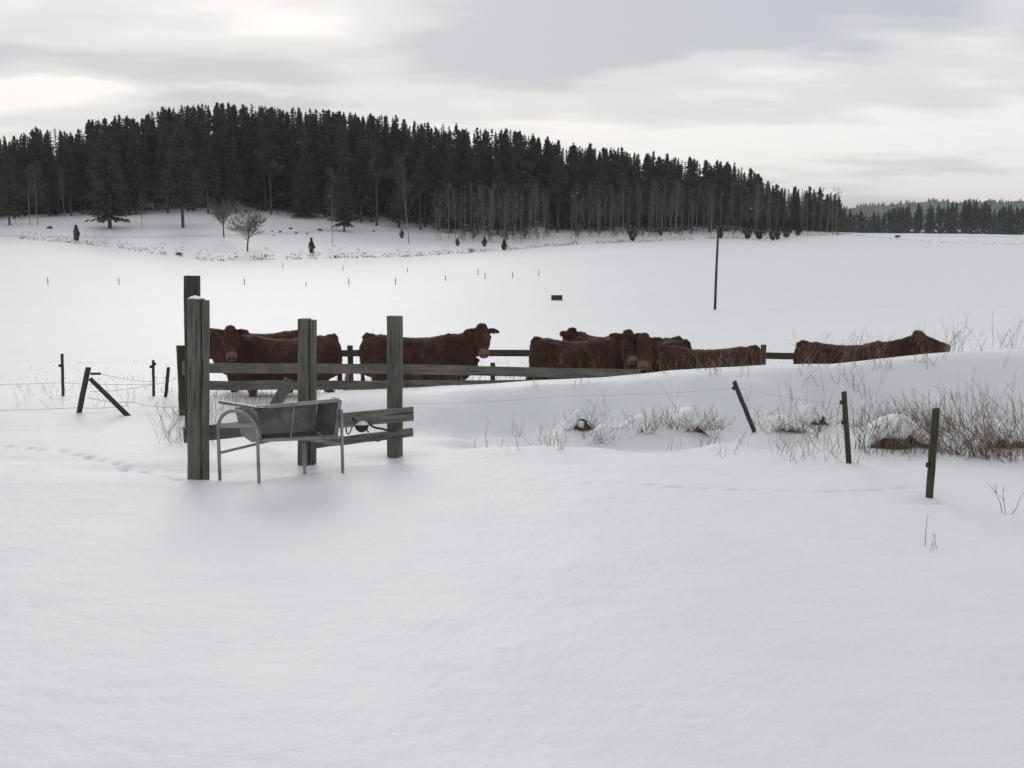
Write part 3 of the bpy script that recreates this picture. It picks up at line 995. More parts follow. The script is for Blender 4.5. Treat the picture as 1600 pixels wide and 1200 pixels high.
def stand_post(px, base, top, Y, w, d, rz, rnd_, mat, label=None, parent=yard, seed=0, strip=0.0):
    b, t = P(px, base, Y), P(px, top, Y)
    o = post_mesh((t - b).length, w, d, rnd_, .6, seed).build('post', mat, parent)
    o.matrix_local = Matrix.Translation(b) @ Vector((0, 0, 1)).rotation_difference((t - b).normalized()).to_matrix().to_4x4() @ Matrix.Rotation(rz, 4, 'Z')
    if label: o['label'] = label
    if strip:                                 # a narrow board spiked to the right side of the post
        mb = MB()
        mb.beam((w / 2 + .006 + strip / 2, .015, -.5), (w / 2 + .006 + strip / 2, .015, (t - b).length - .012), strip, d * .8, .006, up=(0, 1, 0), seg=8, wob=.0025)
        q = mb.build('side_board', mat, o)
    return o


YA, YB, YC = 11.40, 12.32, 12.90
stand_post(306.5, 753, 467, YA, .138, .16, R(-6), False, M_post, 'nearest and tallest post with green algae', seed=1, strip=.042)
stand_post(476, 735, 498, YB, .125, .15, R(-6), False, M_post, 'middle post behind the steel trough', seed=2, strip=.052)
stand_post(617, 714, 494, YC, .19, .18, R(0), True, M_post, 'round post at the right end of the rails', seed=3)


def rail(px0, r0, px1, r1, Y0, Y1, h, w, mat, parent, label=None, seg=6, name='rail'):
    a, b = P(px0, r0, Y0), P(px1, r1, Y1)
    mid = (a + b) / 2
    t = b - a
    L = t.length
    rot = t.to_track_quat('X', 'Z').to_matrix().to_4x4()
    mb = MB()
    mb.beam((-L / 2, 0, 0), (L / 2, 0, 0), w, h, .005, seg=seg, wob=.006)
    o = mb.build(name, mat, parent)
    o.matrix_local = Matrix.Translation(mid) @ rot
    if label: o['label'] = label
    return o


mb = MB()
vs_, fs = [], []
for j in range(5):
    for i in range(6):
        ex = min(i, 5 - i, j, 4 - j)
        vs_.append((-.066 + .132 * i / 5 + random.uniform(-.004, .004), -.072 + .144 * j / 4 + random.uniform(-.004, .004), .003 + (0 if ex == 0 else .022 + random.uniform(-.006, .006))))
for j in range(4):
    for i in range(5):
        a_ = j * 6 + i; fs.append((a_, a_ + 1, a_ + 7, a_ + 6))
mb.add(vs_, fs)
p_ = [c for c in yard.children if 'tallest' in c.get('label', '')][0]
sn_ = mb.build('snow', M_snow, p_, True)
sn_.location = (0, 0, max(v.co.z for v in p_.data.vertices) - .003)


rail(287, 680, 645, 645.5, YA + .12, YC - .14, .165, .045, M_board, yard, 'wide upper rail running behind the trough')
rail(489, 694, 645, 675, YB + .06, YC - .14, .098, .045, M_board, yard, 'narrow lower rail at the right')

# the taller post behind, on its own
b = P(301, 640, 14.9); b.z = G(b.x, b.y)
t = P(300, 431, 14.9)
o = post_mesh((t - b).length, .185, .17, False, .6, 9).build('post', M_dark)
o.location = b; o.rotation_mode = 'QUATERNION'; o.rotation_quaternion = Vector((0, 0, 1)).rotation_difference((t - b).normalized())
tag(o, 'tallest dark square post, standing behind the left post of the trough stand', 'post')

# short brace stub leaning behind the trough
a, b = P(430, 634, 13.6), P(452, 594, 13.75)
mb = MB(); mb.beam(a + (a - b) * .8, b, .13, .12, .012, up=(0, 1, 0), seg=4, wob=.006)
tag(mb.build('leaning_post', M_post), 'short mossy post leaning behind the middle of the steel trough', 'post')

# near plank fence behind, its planks ending behind the snow bank
nf = empty('plank_fence', (0, 0, 0))
tag(nf, 'grey two-plank fence in front of the cattle, running into the snow bank', 'fence')
YN = 16.2
rail(300, 575, 632, 577, YN, YN, .145, .035, M_board, nf, name='plank')
rail(606, 577, 1000, 585, YN + .04, YN + .9, .145, .035, M_board, nf, name='plank')
rail(318, 602.5, 632, 602, YN, YN, .135, .035, M_board, nf, name='plank')
rail(606, 602, 850, 600, YN + .04, YN + .5, .135, .035, M_board, nf, name='plank')
for px, top, Y, w in ((770, 567, YN + .48, .075), (825, 578, YN + .62, .07), (619, 562, YN + .09, .11), (482, 560, YN + .08, .1), (985, 580, YN + .95, .08)):
    q = P(px, top, Y); zb = G(q.x, q.y)
    o = post_mesh(q.z - zb, w, w, True, .4, px).build('post', M_dark, nf)
    o.location = (q.x, q.y, zb)
# corner gate end, seen almost edge on
gt = empty('board_gate', (0, 0, 0))
tag(gt, 'dark board gate end standing edge-on left of the thick posts', 'gate')
q = P(283, 540, 16.0); zb = G(q.x, q.y)
o = post_mesh(q.z - zb, .135, .12, False, .4, 21).build('post', M_dark, gt); o.location = (q.x, q.y, zb); o.rotation_euler = (0, 0, R(20))
for r0, w_ in ((549, .13), (573, .15), (597, .13), (617, .13)):
    rail(291, r0, 312, r0 - 3, 15.92, 17.6, w_, .035, M_board, gt, name='board', seg=3)
q = P(291, 575, 15.85)
mb = MB(); mb.box((0, 0, 0), .055, .03, .10, bev=.006)
o = mb.build('batten', M_board, gt); o.location = q

# far rail fence behind the cattle
ff = empty('rail_fence', (0, 0, 0))
tag(ff, 'dark single-rail fence behind the cattle', 'fence')
YF = 20.9
for a_, b_ in (((300, 556), (552, 552)), ((542, 552), (880, 552)), ((872, 552), (1196, 556)), ((1190, 556), (1420, 557))):
    rail(a_[0], a_[1], b_[0], b_[1], YF, YF, .125, .04, M_dark, ff)
for px, top, w in ((547, 540, .10), (1193, 539, .095), (870, 541, .1), (372, 545, .1), (1400, 543, .1)):
    q = P(px, top, YF + .08); zb = G(q.x, q.y)
    o = post_mesh(q.z - zb, w, w, False, .4, px).build('post', M_dark, ff); o.location = (q.x, q.y, zb)
a, b = P(538, 612, 20.4), P(544, 575, 20.75)
mb = MB(); mb.beam((a.x, a.y, G(a.x, a.y) - .1), b, .06, .06, .008, up=(0, 1, 0))
mb.build('brace', M_board, ff)


# ------------------------------------------------------------------ steel trough on its stand
def trough():
    root = empty('feed_trough', (0, 0, 0))
    tag(root, 'galvanised steel feed trough tipped towards the camera on a tube stand', 'trough')
    nl, nr = P(344, 757, 11.36), P(405, 760, 11.04)
    fl, fr = P(476, 735, 11.91), P(535.5, 737, 11.59)
    zt = .655                                   # hoop top above ground level
    def hoop(l, r_, name, ztop, low=.6):
        mb = MB()
        w = (r_ - l); w.z = 0; W = w.length; wd = w.normalized()
        rad = W / 2 * .98
        path = [Vector((l.x, l.y, l.z - low)), Vector((l.x, l.y, ztop - rad * .72))]
        c = (Vector((l.x, l.y, ztop)) + Vector((r_.x, r_.y, ztop))) / 2
        for k in range(1, 12):
            a = math.pi - math.pi * k / 12
            path.append(Vector((c.x, c.y, 0)) + wd * rad * math.cos(a) + Vector((0, 0, ztop - rad * .72 + rad * .72 * math.sin(a))))
        path += [Vector((r_.x, r_.y, ztop - rad * .72)), Vector((r_.x, r_.y, r_.z - low))]
        mb.tube(path, .0185, 8)
        return mb.build(name, M_tube, root, True)
    ztn = P(375, 642, 11.2).z
    hoop(nl, nr, 'hoop', ztn)
    # far end: two separate legs with a rail between them
    zf = P(476, 686, 11.91).z
    for q, zt_ in ((fl, zf + .03), (fr, P(535, 640, 11.59).z)):
        mb = MB(); mb.tube([(q.x, q.y, q.z - .6), (q.x, q.y, zt_)], .0175, 8)
        mb.build('leg', M_tube, root, True)
    mb = MB(); mb.tube([(fl.x, fl.y, zf), (fr.x, fr.y, zf)], .016, 8); mb.build('crossbar', M_tube, root, True)
    # long rails
    zn = P(344, 708, 11.36).z
    for s, e_ in ((Vector((nl.x, nl.y, zn)), P(440, 684, 11.62)), (Vector((nr.x, nr.y, P(405, 689, 11.04).z)), Vector((fr.x, fr.y, P(533, 683, 11.59).z))), (P(420, 684, 11.5), Vector((fl.x, fl.y, zf + .01)))):
        mb = MB(); mb.tube([s, e_], .015, 8); mb.build('rail', M_tube, root, True)
    # bar across the hoop
    a, b = Vector((nl.x, nl.y, P(344, 665, 11.36).z)), Vector((nr.x, nr.y, P(405, 665, 11.04).z))
    mb = MB(); mb.beam(a, b, .012, .05, .003); mb.build('crossbar', M_tube, root)
    # the channel: section in (s, z) where s runs along the hoop direction
    An = P(401, 637, 11.10); Bn = P(410, 688, 11.06)            # near end of the mouth: top and bottom
    Af = P(530, 625, 11.62); Bf = P(524, 681, 11.60)            # far end
    back = Vector((-.50, .36, 0)).normalized()
    def sec(A, B):
        return [A, A + back * .17 + Vector((0, 0, -.012)), A + back * .33 + Vector((0, 0, -.035)), B + back * .31 + Vector((0, 0, .02)), B + back * .16 + Vector((0, 0, -.035)), B]
    sn, sf = sec(An, Bn), sec(Af, Bf)
    def sheet(name, quads, th=.004, mat=M_zinc):
        mb = MB()
        for (p0, p1, p2, p3) in quads:
            nrm = (Vector(p1) - Vector(p0)).cross(Vector(p3) - Vector(p0)).normalized() * th
            pts = [Vector(p) for p in (p0, p1, p2, p3)]
            mb.add(pts + [p + nrm for p in pts], [(0, 1, 2, 3), (7, 6, 5, 4), (0, 4, 5, 1), (1, 5, 6, 2), (2, 6, 7, 3), (3, 7, 4, 0)])
        return mb.build(name, mat, root)
    names = ('top_panel', 'shoulder_panel', 'back_panel', 'bottom_panel', 'lip_panel')
    for i, nm in enumerate(names):
        sheet(nm, [(sn[i], sf[i], sf[i + 1], sn[i + 1])])
    for nm, s in (('end_plate', sn), ('end_plate', sf)):
        mb = MB()
        ax = (Af - An).normalized() * .003
        k = len(s)
        sgn = -1 if s is sn else 1
        mb.add([p + ax * sgn for p in s] + [p + ax * 2.2 * sgn for p in s], [tuple(range(k)), tuple(range(2 * k - 1, k - 1, -1))] + [(i, (i + 1) % k, k + (i + 1) % k, k + i) for i in range(k)])
        mb.build(nm, M_zinc, root)
    # folded rims
    f = Vector((.50, -.36, 0)).normalized() * .004
    mb = MB(); mb.beam(An + f, Af + f, .014, .040, .003, seg=4, wob=.002); mb.build('rim', M_tube, root)
    mb = MB(); mb.beam(Bn + f, Bf + f, .014, .030, .003, seg=4, wob=.002); mb.build('rim', M_tube, root)
    mb = MB(); mb.beam(Af + f * 2, Bf + f * 2, .016, .045, .003, up=(.76, .55, 0)); mb.build('rim', M_zinc, root)
    # strap across the mouth
    s0, s1 = An.lerp(Af, .42), Bn.lerp(Bf, .36)
    mb = MB(); mb.tube([s0 + f * 4 + Vector((0, 0, .01)), s0 + f * 6 + Vector((0, 0, -.03)), s1 + f * 6 + Vector((0, 0, .03)), s1 + f * 3], .0075, 6); mb.build('strap', M_zinc, root, True)
    # flat bar running back from the near top corner
    mb = MB(); mb.beam(P(343, 628, 11.5), P(412, 639, 11.06), .03, .030, .003); mb.build('flat_bar', M_tube, root)
    mb = MB(); mb.beam(P(398, 639, 11.05), P(417, 638, 11.03), .03, .022, .004); mb.build('bracket', M_plastic, root)
    mb = MB(); q = Af + back * .05
    mb.tube([q + Vector((-.07, .05, .012)), q + Vector((-.02, .02, .02)), q + Vector((.02, .0, .014)), q + Vector((.035, -.01, .006))], [.008, .022, .020, .006], 8, squash=.6); mb.build('snow', M_snow, root, True)
    # limed patch on the inside of the back panel
    sn_, sf_ = sn, sf
    return root, An, Af


trough()


# drinking bowl with its hose, hung between the rails
def bowl():
    root = empty('drinking_bowl', P(565, 663, 12.45))
    tag(root, 'small black drinking bowl heaped with snow, hung on a hose between the two rails', 'bowl')
    mb = MB()
    vs_, fs, n = [], [], 14
    for i in range(6):
        a = i / 5 * math.pi / 2
        for k in range(n):
            t = 2 * math.pi * k / n
            vs_.append((.085 * math.cos(a) * math.cos(t) if i < 5 else 0.001 * math.cos(t), .075 * math.cos(a) * math.sin(t) if i < 5 else 0.001 * math.sin(t), -.095 * math.sin(a)))
    for i in range(5):
        for k in range(n): fs.append((i * n + k, i * n + (k + 1) % n, (i + 1) * n + (k + 1) % n, (i + 1) * n + k))
    mb.add(vs_, fs); mb.build('bowl', M_plastic, root, True)
    mb = MB(); vs_, fs = [(0, 0, .045)], []
    for i in range(1, 4):
        for k in range(n):
            t = 2 * math.pi * k / n; r_ = .088 * i / 3
            vs_.append((r_ * math.cos(t), r_ * .9 * math.sin(t), .045 * (1 - (i / 3) ** 2) + .002))
    for k in range(n): fs.append((0, 1 + k, 1 + (k + 1) % n))
    for i in range(2):
        for k in range(n): fs.append((1 + i * n + k, 1 + i * n + n + k, 1 + i * n + n + (k + 1) % n, 1 + i * n + (k + 1) % n))
    mb.add(vs_, fs); mb.build('snow_heap', M_snow, root, True)
    o = root.location
    def hose(pts, r_=.011, nm='hose'):
        q = [P(a, b, Y) - o for a, b, Y in pts]
        # smooth
        for _ in range(2):
            n_ = [q[0]]
            for i in range(len(q) - 1): n_ += [q[i].lerp(q[i + 1], .25), q[i].lerp(q[i + 1], .75)]
            q = n_ + [q[-1]]
        m_ = MB(); m_.tube(q, r_, 6); return m_.build(nm, M_plastic, root, True)
    hose([(575, 660, 12.45), (583, 668, 12.45), (598, 670, 12.5), (607, 673, 12.6), (620, 672, 12.66)], .013)
    hose([(552, 655, 12.4), (551, 666, 12.4), (545, 680, 12.4), (541, 676, 12.4), (541, 664, 12.4)], .008)
    hose([(573, 671, 12.42), (576, 676, 12.42)], .009, 'outlet')
    hose([(584, 686, 12.45), (588, 690, 12.45), (594, 689, 12.45), (597, 685, 12.45)], .006, 'hose')
    mb = MB(); mb.tube([P(546, 657, 12.42) - o, P(551, 654, 12.4) - o, P(556, 659, 12.42) - o, P(558, 664, 12.44) - o], [.02, .024, .02, .018], 8); mb.build('valve', M_plastic, root, True)


bowl()


# ------------------------------------------------------------------ stakes and wire fences
def stake(px, base, top, Y, w, label, mat=M_dark, topx=None, rnd_=True, bits=(), group=None, name='fence_stake'):
    b, t = P(px, base, Y), P(px if topx is None else topx, top, Y)
    b = b - (t - b).normalized() * 0
    root = empty(name, b)
    d = (t - b)
    q = Vector((0, 0, 1)).rotation_difference(d.normalized())
    root.rotation_mode = 'QUATERNION'; root.rotation_quaternion = q
    post_mesh(d.length, w, w * .85, rnd_, .4, px, slant=.12).build('stake', mat, root)
    for f, side in bits:
        mb = MB()
        mb.tube([(0, -w * .3, d.length * f), (side * w * .75, -w * .45, d.length * f)], [.014, .012], 6)
        mb.tube([(side * w * .75, -w * .45, d.length * f - .02), (side * w * .75, -w * .45, d.length * f + .025)], [.022, .018], 7)
        mb.build('insulator', M_plastic, root)
    return tag(root, label, 'stake', group)


sg = 'wire fence stakes'
stake(1451, 784, 638, 10.52, .066, 'mossy stake nearest the camera at the right, leaning slightly right', M_moss, 1463, False, ((.40, -1),), sg)
stake(1326, 723, 612, 12.28, .058, 'thin dark stake left of the nearest mossy stake', M_dark, 1319, False, ((.58, -1), (.86, -1)), sg)
stake(1180, 678, 596, 13.9, .055, 'dark stake leaning far to the left below the snow bank', M_dark, 1147, False, ((.90, -1),), sg)
stake(98.5, 618, 553, 18.4, .050, 'leftmost thin upright stake of the wire fence', M_dark, 97, True, ((.72, -1),), sg)
stake(240, 618, 563, 18.4, .048, 'crooked thin stake left of the board gate', M_dark, 239.5, True, ((.82, -1), (.9, 1)), sg)
stake(259, 619, 574, 18.3, .058, 'short stake beside the board gate, leaning right', M_dark, 263, True, (), sg)
# leaning strainer post with its strut
root = stake(121.5, 655, 574, 16.2, .082, 'thick strainer post leaning right with a diagonal strut', M_dark, 138, True, (), sg, 'strainer_post')
inv = root.rotation_quaternion.to_matrix().to_4x4().inverted() @ Matrix.Translation(-root.location)
a, b = P(141, 592, 16.15), P(200, 650, 16.0)
mb = MB(); mb.tube([inv @ a, inv @ (b + (b - a) * .25)], [.034, .040], 9); mb.build('strut', M_dark, root, True)
mb = MB()
mb.tube([inv @ P(141, 584, 16.1), inv @ P(157, 583.5, 16.05)], .010, 6)
for k in range(5):
    q = inv @ P(143 + k * 3.2, 584, 16.08); mb.tube([q + Vector((-.012, 0, 0)), q + Vector((.012, 0, 0))], .020, 7)
mb.build('insulator', M_plastic, root)


def wire(pts, label, r_=.0028, sag=.03, name='wire', group='fence wires', cat='wire'):
    q = []
    pts = [Vector(p) for p in pts]
    for a, b in zip(pts[:-1], pts[1:]):
        for i in range(10):
            f = i / 10
            c = a.lerp(b, f); c.z -= sag * 4 * f * (1 - f); q.append(c)
    q.append(pts[-1])
    mb = MB(); mb.tube(q, r_, 4, cap=False)
    return tag(mb.build(name, M_wire), label, cat, group)


wire([P(-120, 600, 18.3), P(97, 598, 18.35), P(240, 600, 18.35), P(276, 592, 17)], 'fence wire running past the leftmost stake to the crooked stake', sag=.02)
wire([P(-120, 641, 16.4), P(123, 637, 16.2), P(200, 634, 16.6)], 'lower fence wire running left from the strainer post', sag=.02)
wire([P(141, 612, 16.2), P(240, 600, 18.3)], 'fence wire from the strainer post up to the crooked stake')
wire([P(157, 584, 16.1), P(240, 596, 18.3)], 'topmost fence wire from the insulators of the strainer post')
wire([P(137, 621, 16.2), P(205, 628, 16.3), P(275, 636, 16.0)], 'lowest fence wire between the strainer post and the board gate')
wire([P(1149, 604, 13.85), P(1321, 632, 12.25)], 'fence wire between the leaning stake and the thin dark stake', r_=.0011)
wire([P(1321, 632, 12.25), P(1455, 715, 10.5)], 'fence wire between the thin dark stake and the nearest mossy stake', r_=.0015)
wire([P(645, 630, 13.6), P(880, 618, 13.8), P(1150, 606, 13.85)], 'faint fence wire along the face of the snow bank', r_=.0011)

# tiny stakes out in the field
for k, (px, base, top) in enumerate([(75, 445, 434), (186, 445, 434), (382, 445, 435), (478, 447, 441), (545, 445, 435), (618, 445, 434), (696, 439, 430), (758, 436, 427), (442, 419, 411), (536, 423, 415), (637, 426, 419), (747, 430, 420), (801, 434, 425), (842, 431, 421)]):
    q = hit(px, base, 90)
    h = P(px, top, q.y).z - q.z
    o = post_mesh(h, .085, .085, True, .3, k).build('fence_stake', M_dark)
    o.location = q
    tag(o, 'tiny fence stake far out in the white field', 'stake', 'tiny fence stakes in the field')

# utility pole and its line
q = hit(1117, 484, 40)
pole = empty('utility_pole', q)
tag(pole, 'lone thin wooden utility pole in the middle of the field', 'utility pole')
h = P(1119, 352, q.y).z - q.z
mb = MB(); mb.tube([(0, 0, -.5), (.04, 0, h * .5), (.12, 0, h)], [.115, .10, .08], 10); mb.build('pole', M_dark, pole, True)
mb = MB(); mb.beam((-.40, 0, h - .18), (.62, 0, h - .18), .07, .08, .006); mb.build('crossarm', M_dark, pole)
for s in (-.3, .52):
    mb = MB(); mb.tube([(s, 0, h - .14), (s, 0, h + .02)], [.035, .028], 7); mb.build('insulator', M_plastic, pole)
tp = q + Vector((.1, 0, h))
wl_, wr_ = P(560, 357, 105), P(1480, 366, 190)
for s in (-.35, .45):
    wire([P(-60, 366 + s * 3, 118), P(560, 358 + s * 3, 105), tp + Vector((s, 0, .02)), P(1330, 364 + s * 2, 190), P(1700, 368, 260)], 'power line crossing in front of the forest at the pole', r_=.011, sag=.5, name='power_line', group='power lines on the utility pole', cat='power line')

# dark box in the field with its tuft
q = hit(870, 469, 60)
bx = empty('water_tank', q)
tag(bx, 'small dark box-like trough standing alone in the field', 'trough')
sc_ = q.y / F
mb = MB(); mb.box((0, 0, 3.2 * sc_), 8.6 * sc_, 4.5 * sc_, 3.9 * sc_, bev=.03); mb.build('tank', M_dark, bx)
mb = MB(); mb.box((0, 0, 7.2 * sc_), 9.0 * sc_, 4.8 * sc_, .3 * sc_, bev=.02); mb.build('rim', M_plastic, bx)


# ------------------------------------------------------------------ plants, stones
def stems(mb, c, n, spread, hmin, hmax, lean=.35, r0=.0035, branch=.35, bias=(0, 0), rs=random):
    for _ in range(n):
        a, r_ = rs.uniform(0, 6.28), spread * math.sqrt(rs.random())
        x, y = c[0] + r_ * math.cos(a), c[1] + r_ * math.sin(a) * .7
        z = G(x, y) if c[2] is None else c[2]
        h = rs.uniform(hmin, hmax)
        d = Vector((rs.gauss(bias[0], lean), rs.gauss(bias[1], lean), 1)).normalized()
        p = Vector((x, y, z - .03)); pts = [p]
        for s in range(3):
            d = (d + Vector((rs.gauss(0, .17), rs.gauss(0, .17), -.03))).normalized()
            pts.append(pts[-1] + d * h / 3)
        rr = r0 * rs.uniform(.7, 1.25)
        mb.tube(pts, [rr, rr * .8, rr * .6, rr * .3], 3, cap=False)
        if rs.random() < branch:
            for _b in range(rs.randint(2, 5)):
                f = rs.uniform(.8, 2.9); i = int(f)
                b = pts[i].lerp(pts[i + 1], f - i)
                e_ = b + (d + Vector((rs.gauss(0, .5), rs.gauss(0, .5), rs.gauss(.1, .3)))).normalized() * h * rs.uniform(.12, .32)
                mb.tube([b, b.lerp(e_, .5) + Vector((0, 0, .01)), e_], [rr * .55, rr * .45, rr * .25], 3, cap=False)


# red-brown twig bushes in the corner of the bank
for px, Y, n, sp, hm, bias, lb in ((1405, 12.95, 120, .50, .70, (.15, 0), 'dense reddish twig bush growing against the snow-capped earth mound'),
                                   (1530, 12.85, 100, .50, .80, (-.40, 0), 'reddish twig bush behind the nearest mossy stake, leaning left'),
                                   (1600, 12.6, 105, .45, 1.05, (-.35, 0), 'tall reddish twig bush cut by the right edge of the picture'),
                                   (1425, 14.3, 70, .34, .50, (-.15, 0), 'reddish twig tuft on the bank above the earth mound'),
                                   (1490, 13.8, 80, .40, .75, (-.45, 0), 'twig bush fanning left out of the dark hollow behind the nearest stake')):
    x = (px - 800) / F * Y
    mb = MB(); stems(mb, (x, Y, None), n, sp, hm * .25, hm, .42, .0036, .6, bias)
    tag(mb.build('twig_bush', M_twig), lb, 'bush', 'reddish twig bushes in the hollow')
# dry weeds along the foot and crest of the bank
weed_label = 'thin dry weed standing out of the snow along the bank'
for k in range(120):
    px = random.choice([random.uniform(1240, 1620), random.uniform(1240, 1600), random.uniform(830, 1640), random.uniform(640, 1640)])
    Y = random.choice([random.uniform(12.6, 13.6), random.uniform(13.4, 15.2), random.uniform(15.0, 16.0)]) if px < 1500 else random.uniform(12.3, 15.9)
    x = (px - 800) / F * Y
    mb = MB(); stems(mb, (x, Y, None), random.randint(2, 5), .12, .15, .62 if px > 1200 else .42, .28, .0028, .55)
    tag(mb.build('dry_weed', M_straw if k % 4 else M_twig), weed_label, 'weed', 'dry weeds along the bank')
for px in (1262, 1275, 1292, 1310, 1338, 1352, 1402, 1440, 1470, 1492, 1508, 1530, 1556, 1580, 1595, 980, 1035, 1050, 1065, 1092, 930, 870):
    Y = random.uniform(15.1, 15.9)
    x = (px - 800) / F * Y
    mb = MB(); stems(mb, (x, Y, None), 3, .1, .25, .68 if px > 1200 else .5, .34, .0026, .9, bias=(.15, 0))
    tag(mb.build('dry_weed', M_straw), 'tall dry weed leaning on the crest of the snow bank', 'weed', 'tall dry weeds on the bank crest')
for px, row, h_, n, lb in ((1438, 852, .33, 1, 'single straight weed stalk in the foreground below the nearest stake'), (1460, 862, .19, 3, 'small forked dead weed in the foreground snow below the nearest stake'), (1570, 803, .42, 3, 'group of thin weed stalks in the foreground snow at the right edge'), (875, 703, .26, 5, 'small spreading dry weed in the snow at the foot of the bank'), (1125, 715, .2, 3, 'tiny dry weed below the leaning stake'), (740, 702, .2, 1, 'single dry stalk right of the round post')):
    g = hit(px, row)
    mb = MB(); stems(mb, (g.x, g.y, None), n, .05, h_ * .6, h_, .28 if n > 1 else .05, .0035, .3)
    tag(mb.build('dry_weed', M_twig), lb, 'weed')
# dry grass: nobody could count it
mb = MB()
for px in np.arange(1230, 1640, 3.0):
    for _ in range(int(random.random() * 3.2 * (.6 + 1.6 * float(vnoise(px / 23.0, .5, 41) + .3)))):
        Y = random.uniform(12.2, 14.3)
        stems(mb, ((px - 800) / F * Y, Y, None), 1, .05, .08, .36, .3, .0028, .15)
for px in np.arange(240, 335, 1.5):      # tuft beside the thick posts
    for _ in range(2):
        Y = random.uniform(13.2, 16.5)
        stems(mb, ((px - 800) / F * Y, Y, None), 1, .05, .15, .45, .4, .0028, .1)
for _ in range(500):                     # inside the pen
    px, Y = random.uniform(320, 1200), random.uniform(15.9, 18.5)
    stems(mb, ((px - 800) / F * Y, Y, None), 1, .05, .15, .50, .35, .003, .1)
for _ in range(260):
    px, Y = random.uniform(0, 560), random.uniform(16.5, 22)
    stems(mb, ((px - 800) / F * Y, Y, None), 1, .05, .06, .28, .4, .003, 0)
tag(mb.build('dry_grass', M_straw), 'thin dry grass poking through the snow', kind='stuff')
mb = MB()
for _ in range(1100):                     # stubble of the field
    Y = random.choice([random.uniform(22, 30), random.uniform(24, 60), random.gauss(26, .5), random.gauss(33, .7)])
    px = random.uniform(-200, 1800)
    x = (px - 800) / F * Y; z = G(x, Y)
    h_ = random.uniform(.01, .045)
    mb.add([(x - .012, Y, z - .02), (x + .012, Y, z - .02), (x + random.uniform(-.05, .05), Y + .02, z + h_)], [(0, 1, 2)])
for k in range(2200):                    # ragged grass along the field edge
    px = random.uniform(-80, 1310)
    row = np.interp(px, [0, 160, 250, 330, 480, 640, 770, 1000, 1200, 1310], [372, 385, 398, 409, 405, 402, 394, 378, 375, 368])
    Y = np.interp(px, [0, 160, 250, 330, 480, 640, 770, 1000, 1200, 1310], [205, 195, 188, 180, 186, 193, 208, 250, 298, 340]) + abs(random.gauss(0, 6)) * random.choice((1, 1, -.15))
    if 260 > px > 140 and random.random() < .2: pass
    if vnoise(px / 17.0, 0.5, 31) < -.12: continue
    x, y = place_px(px, Y); z = G(x, y)
    h_ = random.uniform(.06, .32) * (1.8 if vnoise(px / 6.0, 1.5, 32) > .25 else .8)
    for _ in range(2):
        xx = x + random.uniform(-.5, .5)
        mb.add([(xx - .075, y, z - .05), (xx + .075, y, z - .05), (xx + random.uniform(-.25, .25), y, z + h_)], [(0, 1, 2)])
for k in range(260):                    # the line of tufts at the far right
    px = random.uniform(1290, 1650); Y = random.gauss(352, 5) if k % 3 else random.uniform(340, 420)
    x, y = place_px(px, Y); z = G(x, y)
    mb.add([(x - .09, y, z - .05), (x + .09, y, z - .05), (x + random.uniform(-.3, .3), y, z + random.uniform(.1, .5))], [(0, 1, 2)])
tag(mb.build('dry_grass', M_birch), 'ragged dry grass along the field edges', kind='stuff')


def rock_mesh(seed, r_=1.0, flatt=.6):
    rs = random.Random(seed)
    import bmesh
    bm = bmesh.new()
    bmesh.ops.create_icosphere(bm, subdivisions=3, radius=r_)
    ox = rs.uniform(0, 50)
    for v in bm.verts:
        c = v.co
        k = 1 + .45 * float(vnoise(c.x * 1.3 + ox, c.y * 1.3 + c.z * 2.1, seed)) + .22 * float(vnoise(c.x * 3 + ox, c.z * 3 + c.y, seed + 1))
        v.co = Vector((c.x * k, c.y * k, c.z * k * flatt))
    me = bpy.data.meshes.new('rock')
    bm.to_mesh(me); bm.free()
    return me


for k, (px, row, w) in enumerate([(425, 362, 4), (438, 363, 5), (454, 358, 6), (463, 365, 5), (480, 366, 4), (500, 361, 7), (584, 362, 5), (428, 369, 3.5), (78, 357, 8), (280, 398, 9), (1402, 371, 8)]):
    q = hit(px, row, 150)
    me = rock_mesh(k, 1.0, .7); me.materials.append(M_rock)
    o = bpy.data.objects.new('boulder', me); col.objects.link(o)
    s = w / F * q.y / 2
    o.location = (q.x, q.y, q.z + s * .2); o.scale = (s, s, s)
    lb = 'dark stone among the few scattered on the snowy pasture' if k < 8 else ('flat dark boulder above the left juniper', 'dark boulder on the grassy field edge below the bare oak', 'dark stone alone far out at the right of the white field')[k - 8]
    tag(o, lb, 'boulder', 'stones scattered on the pasture' if k < 8 else None)


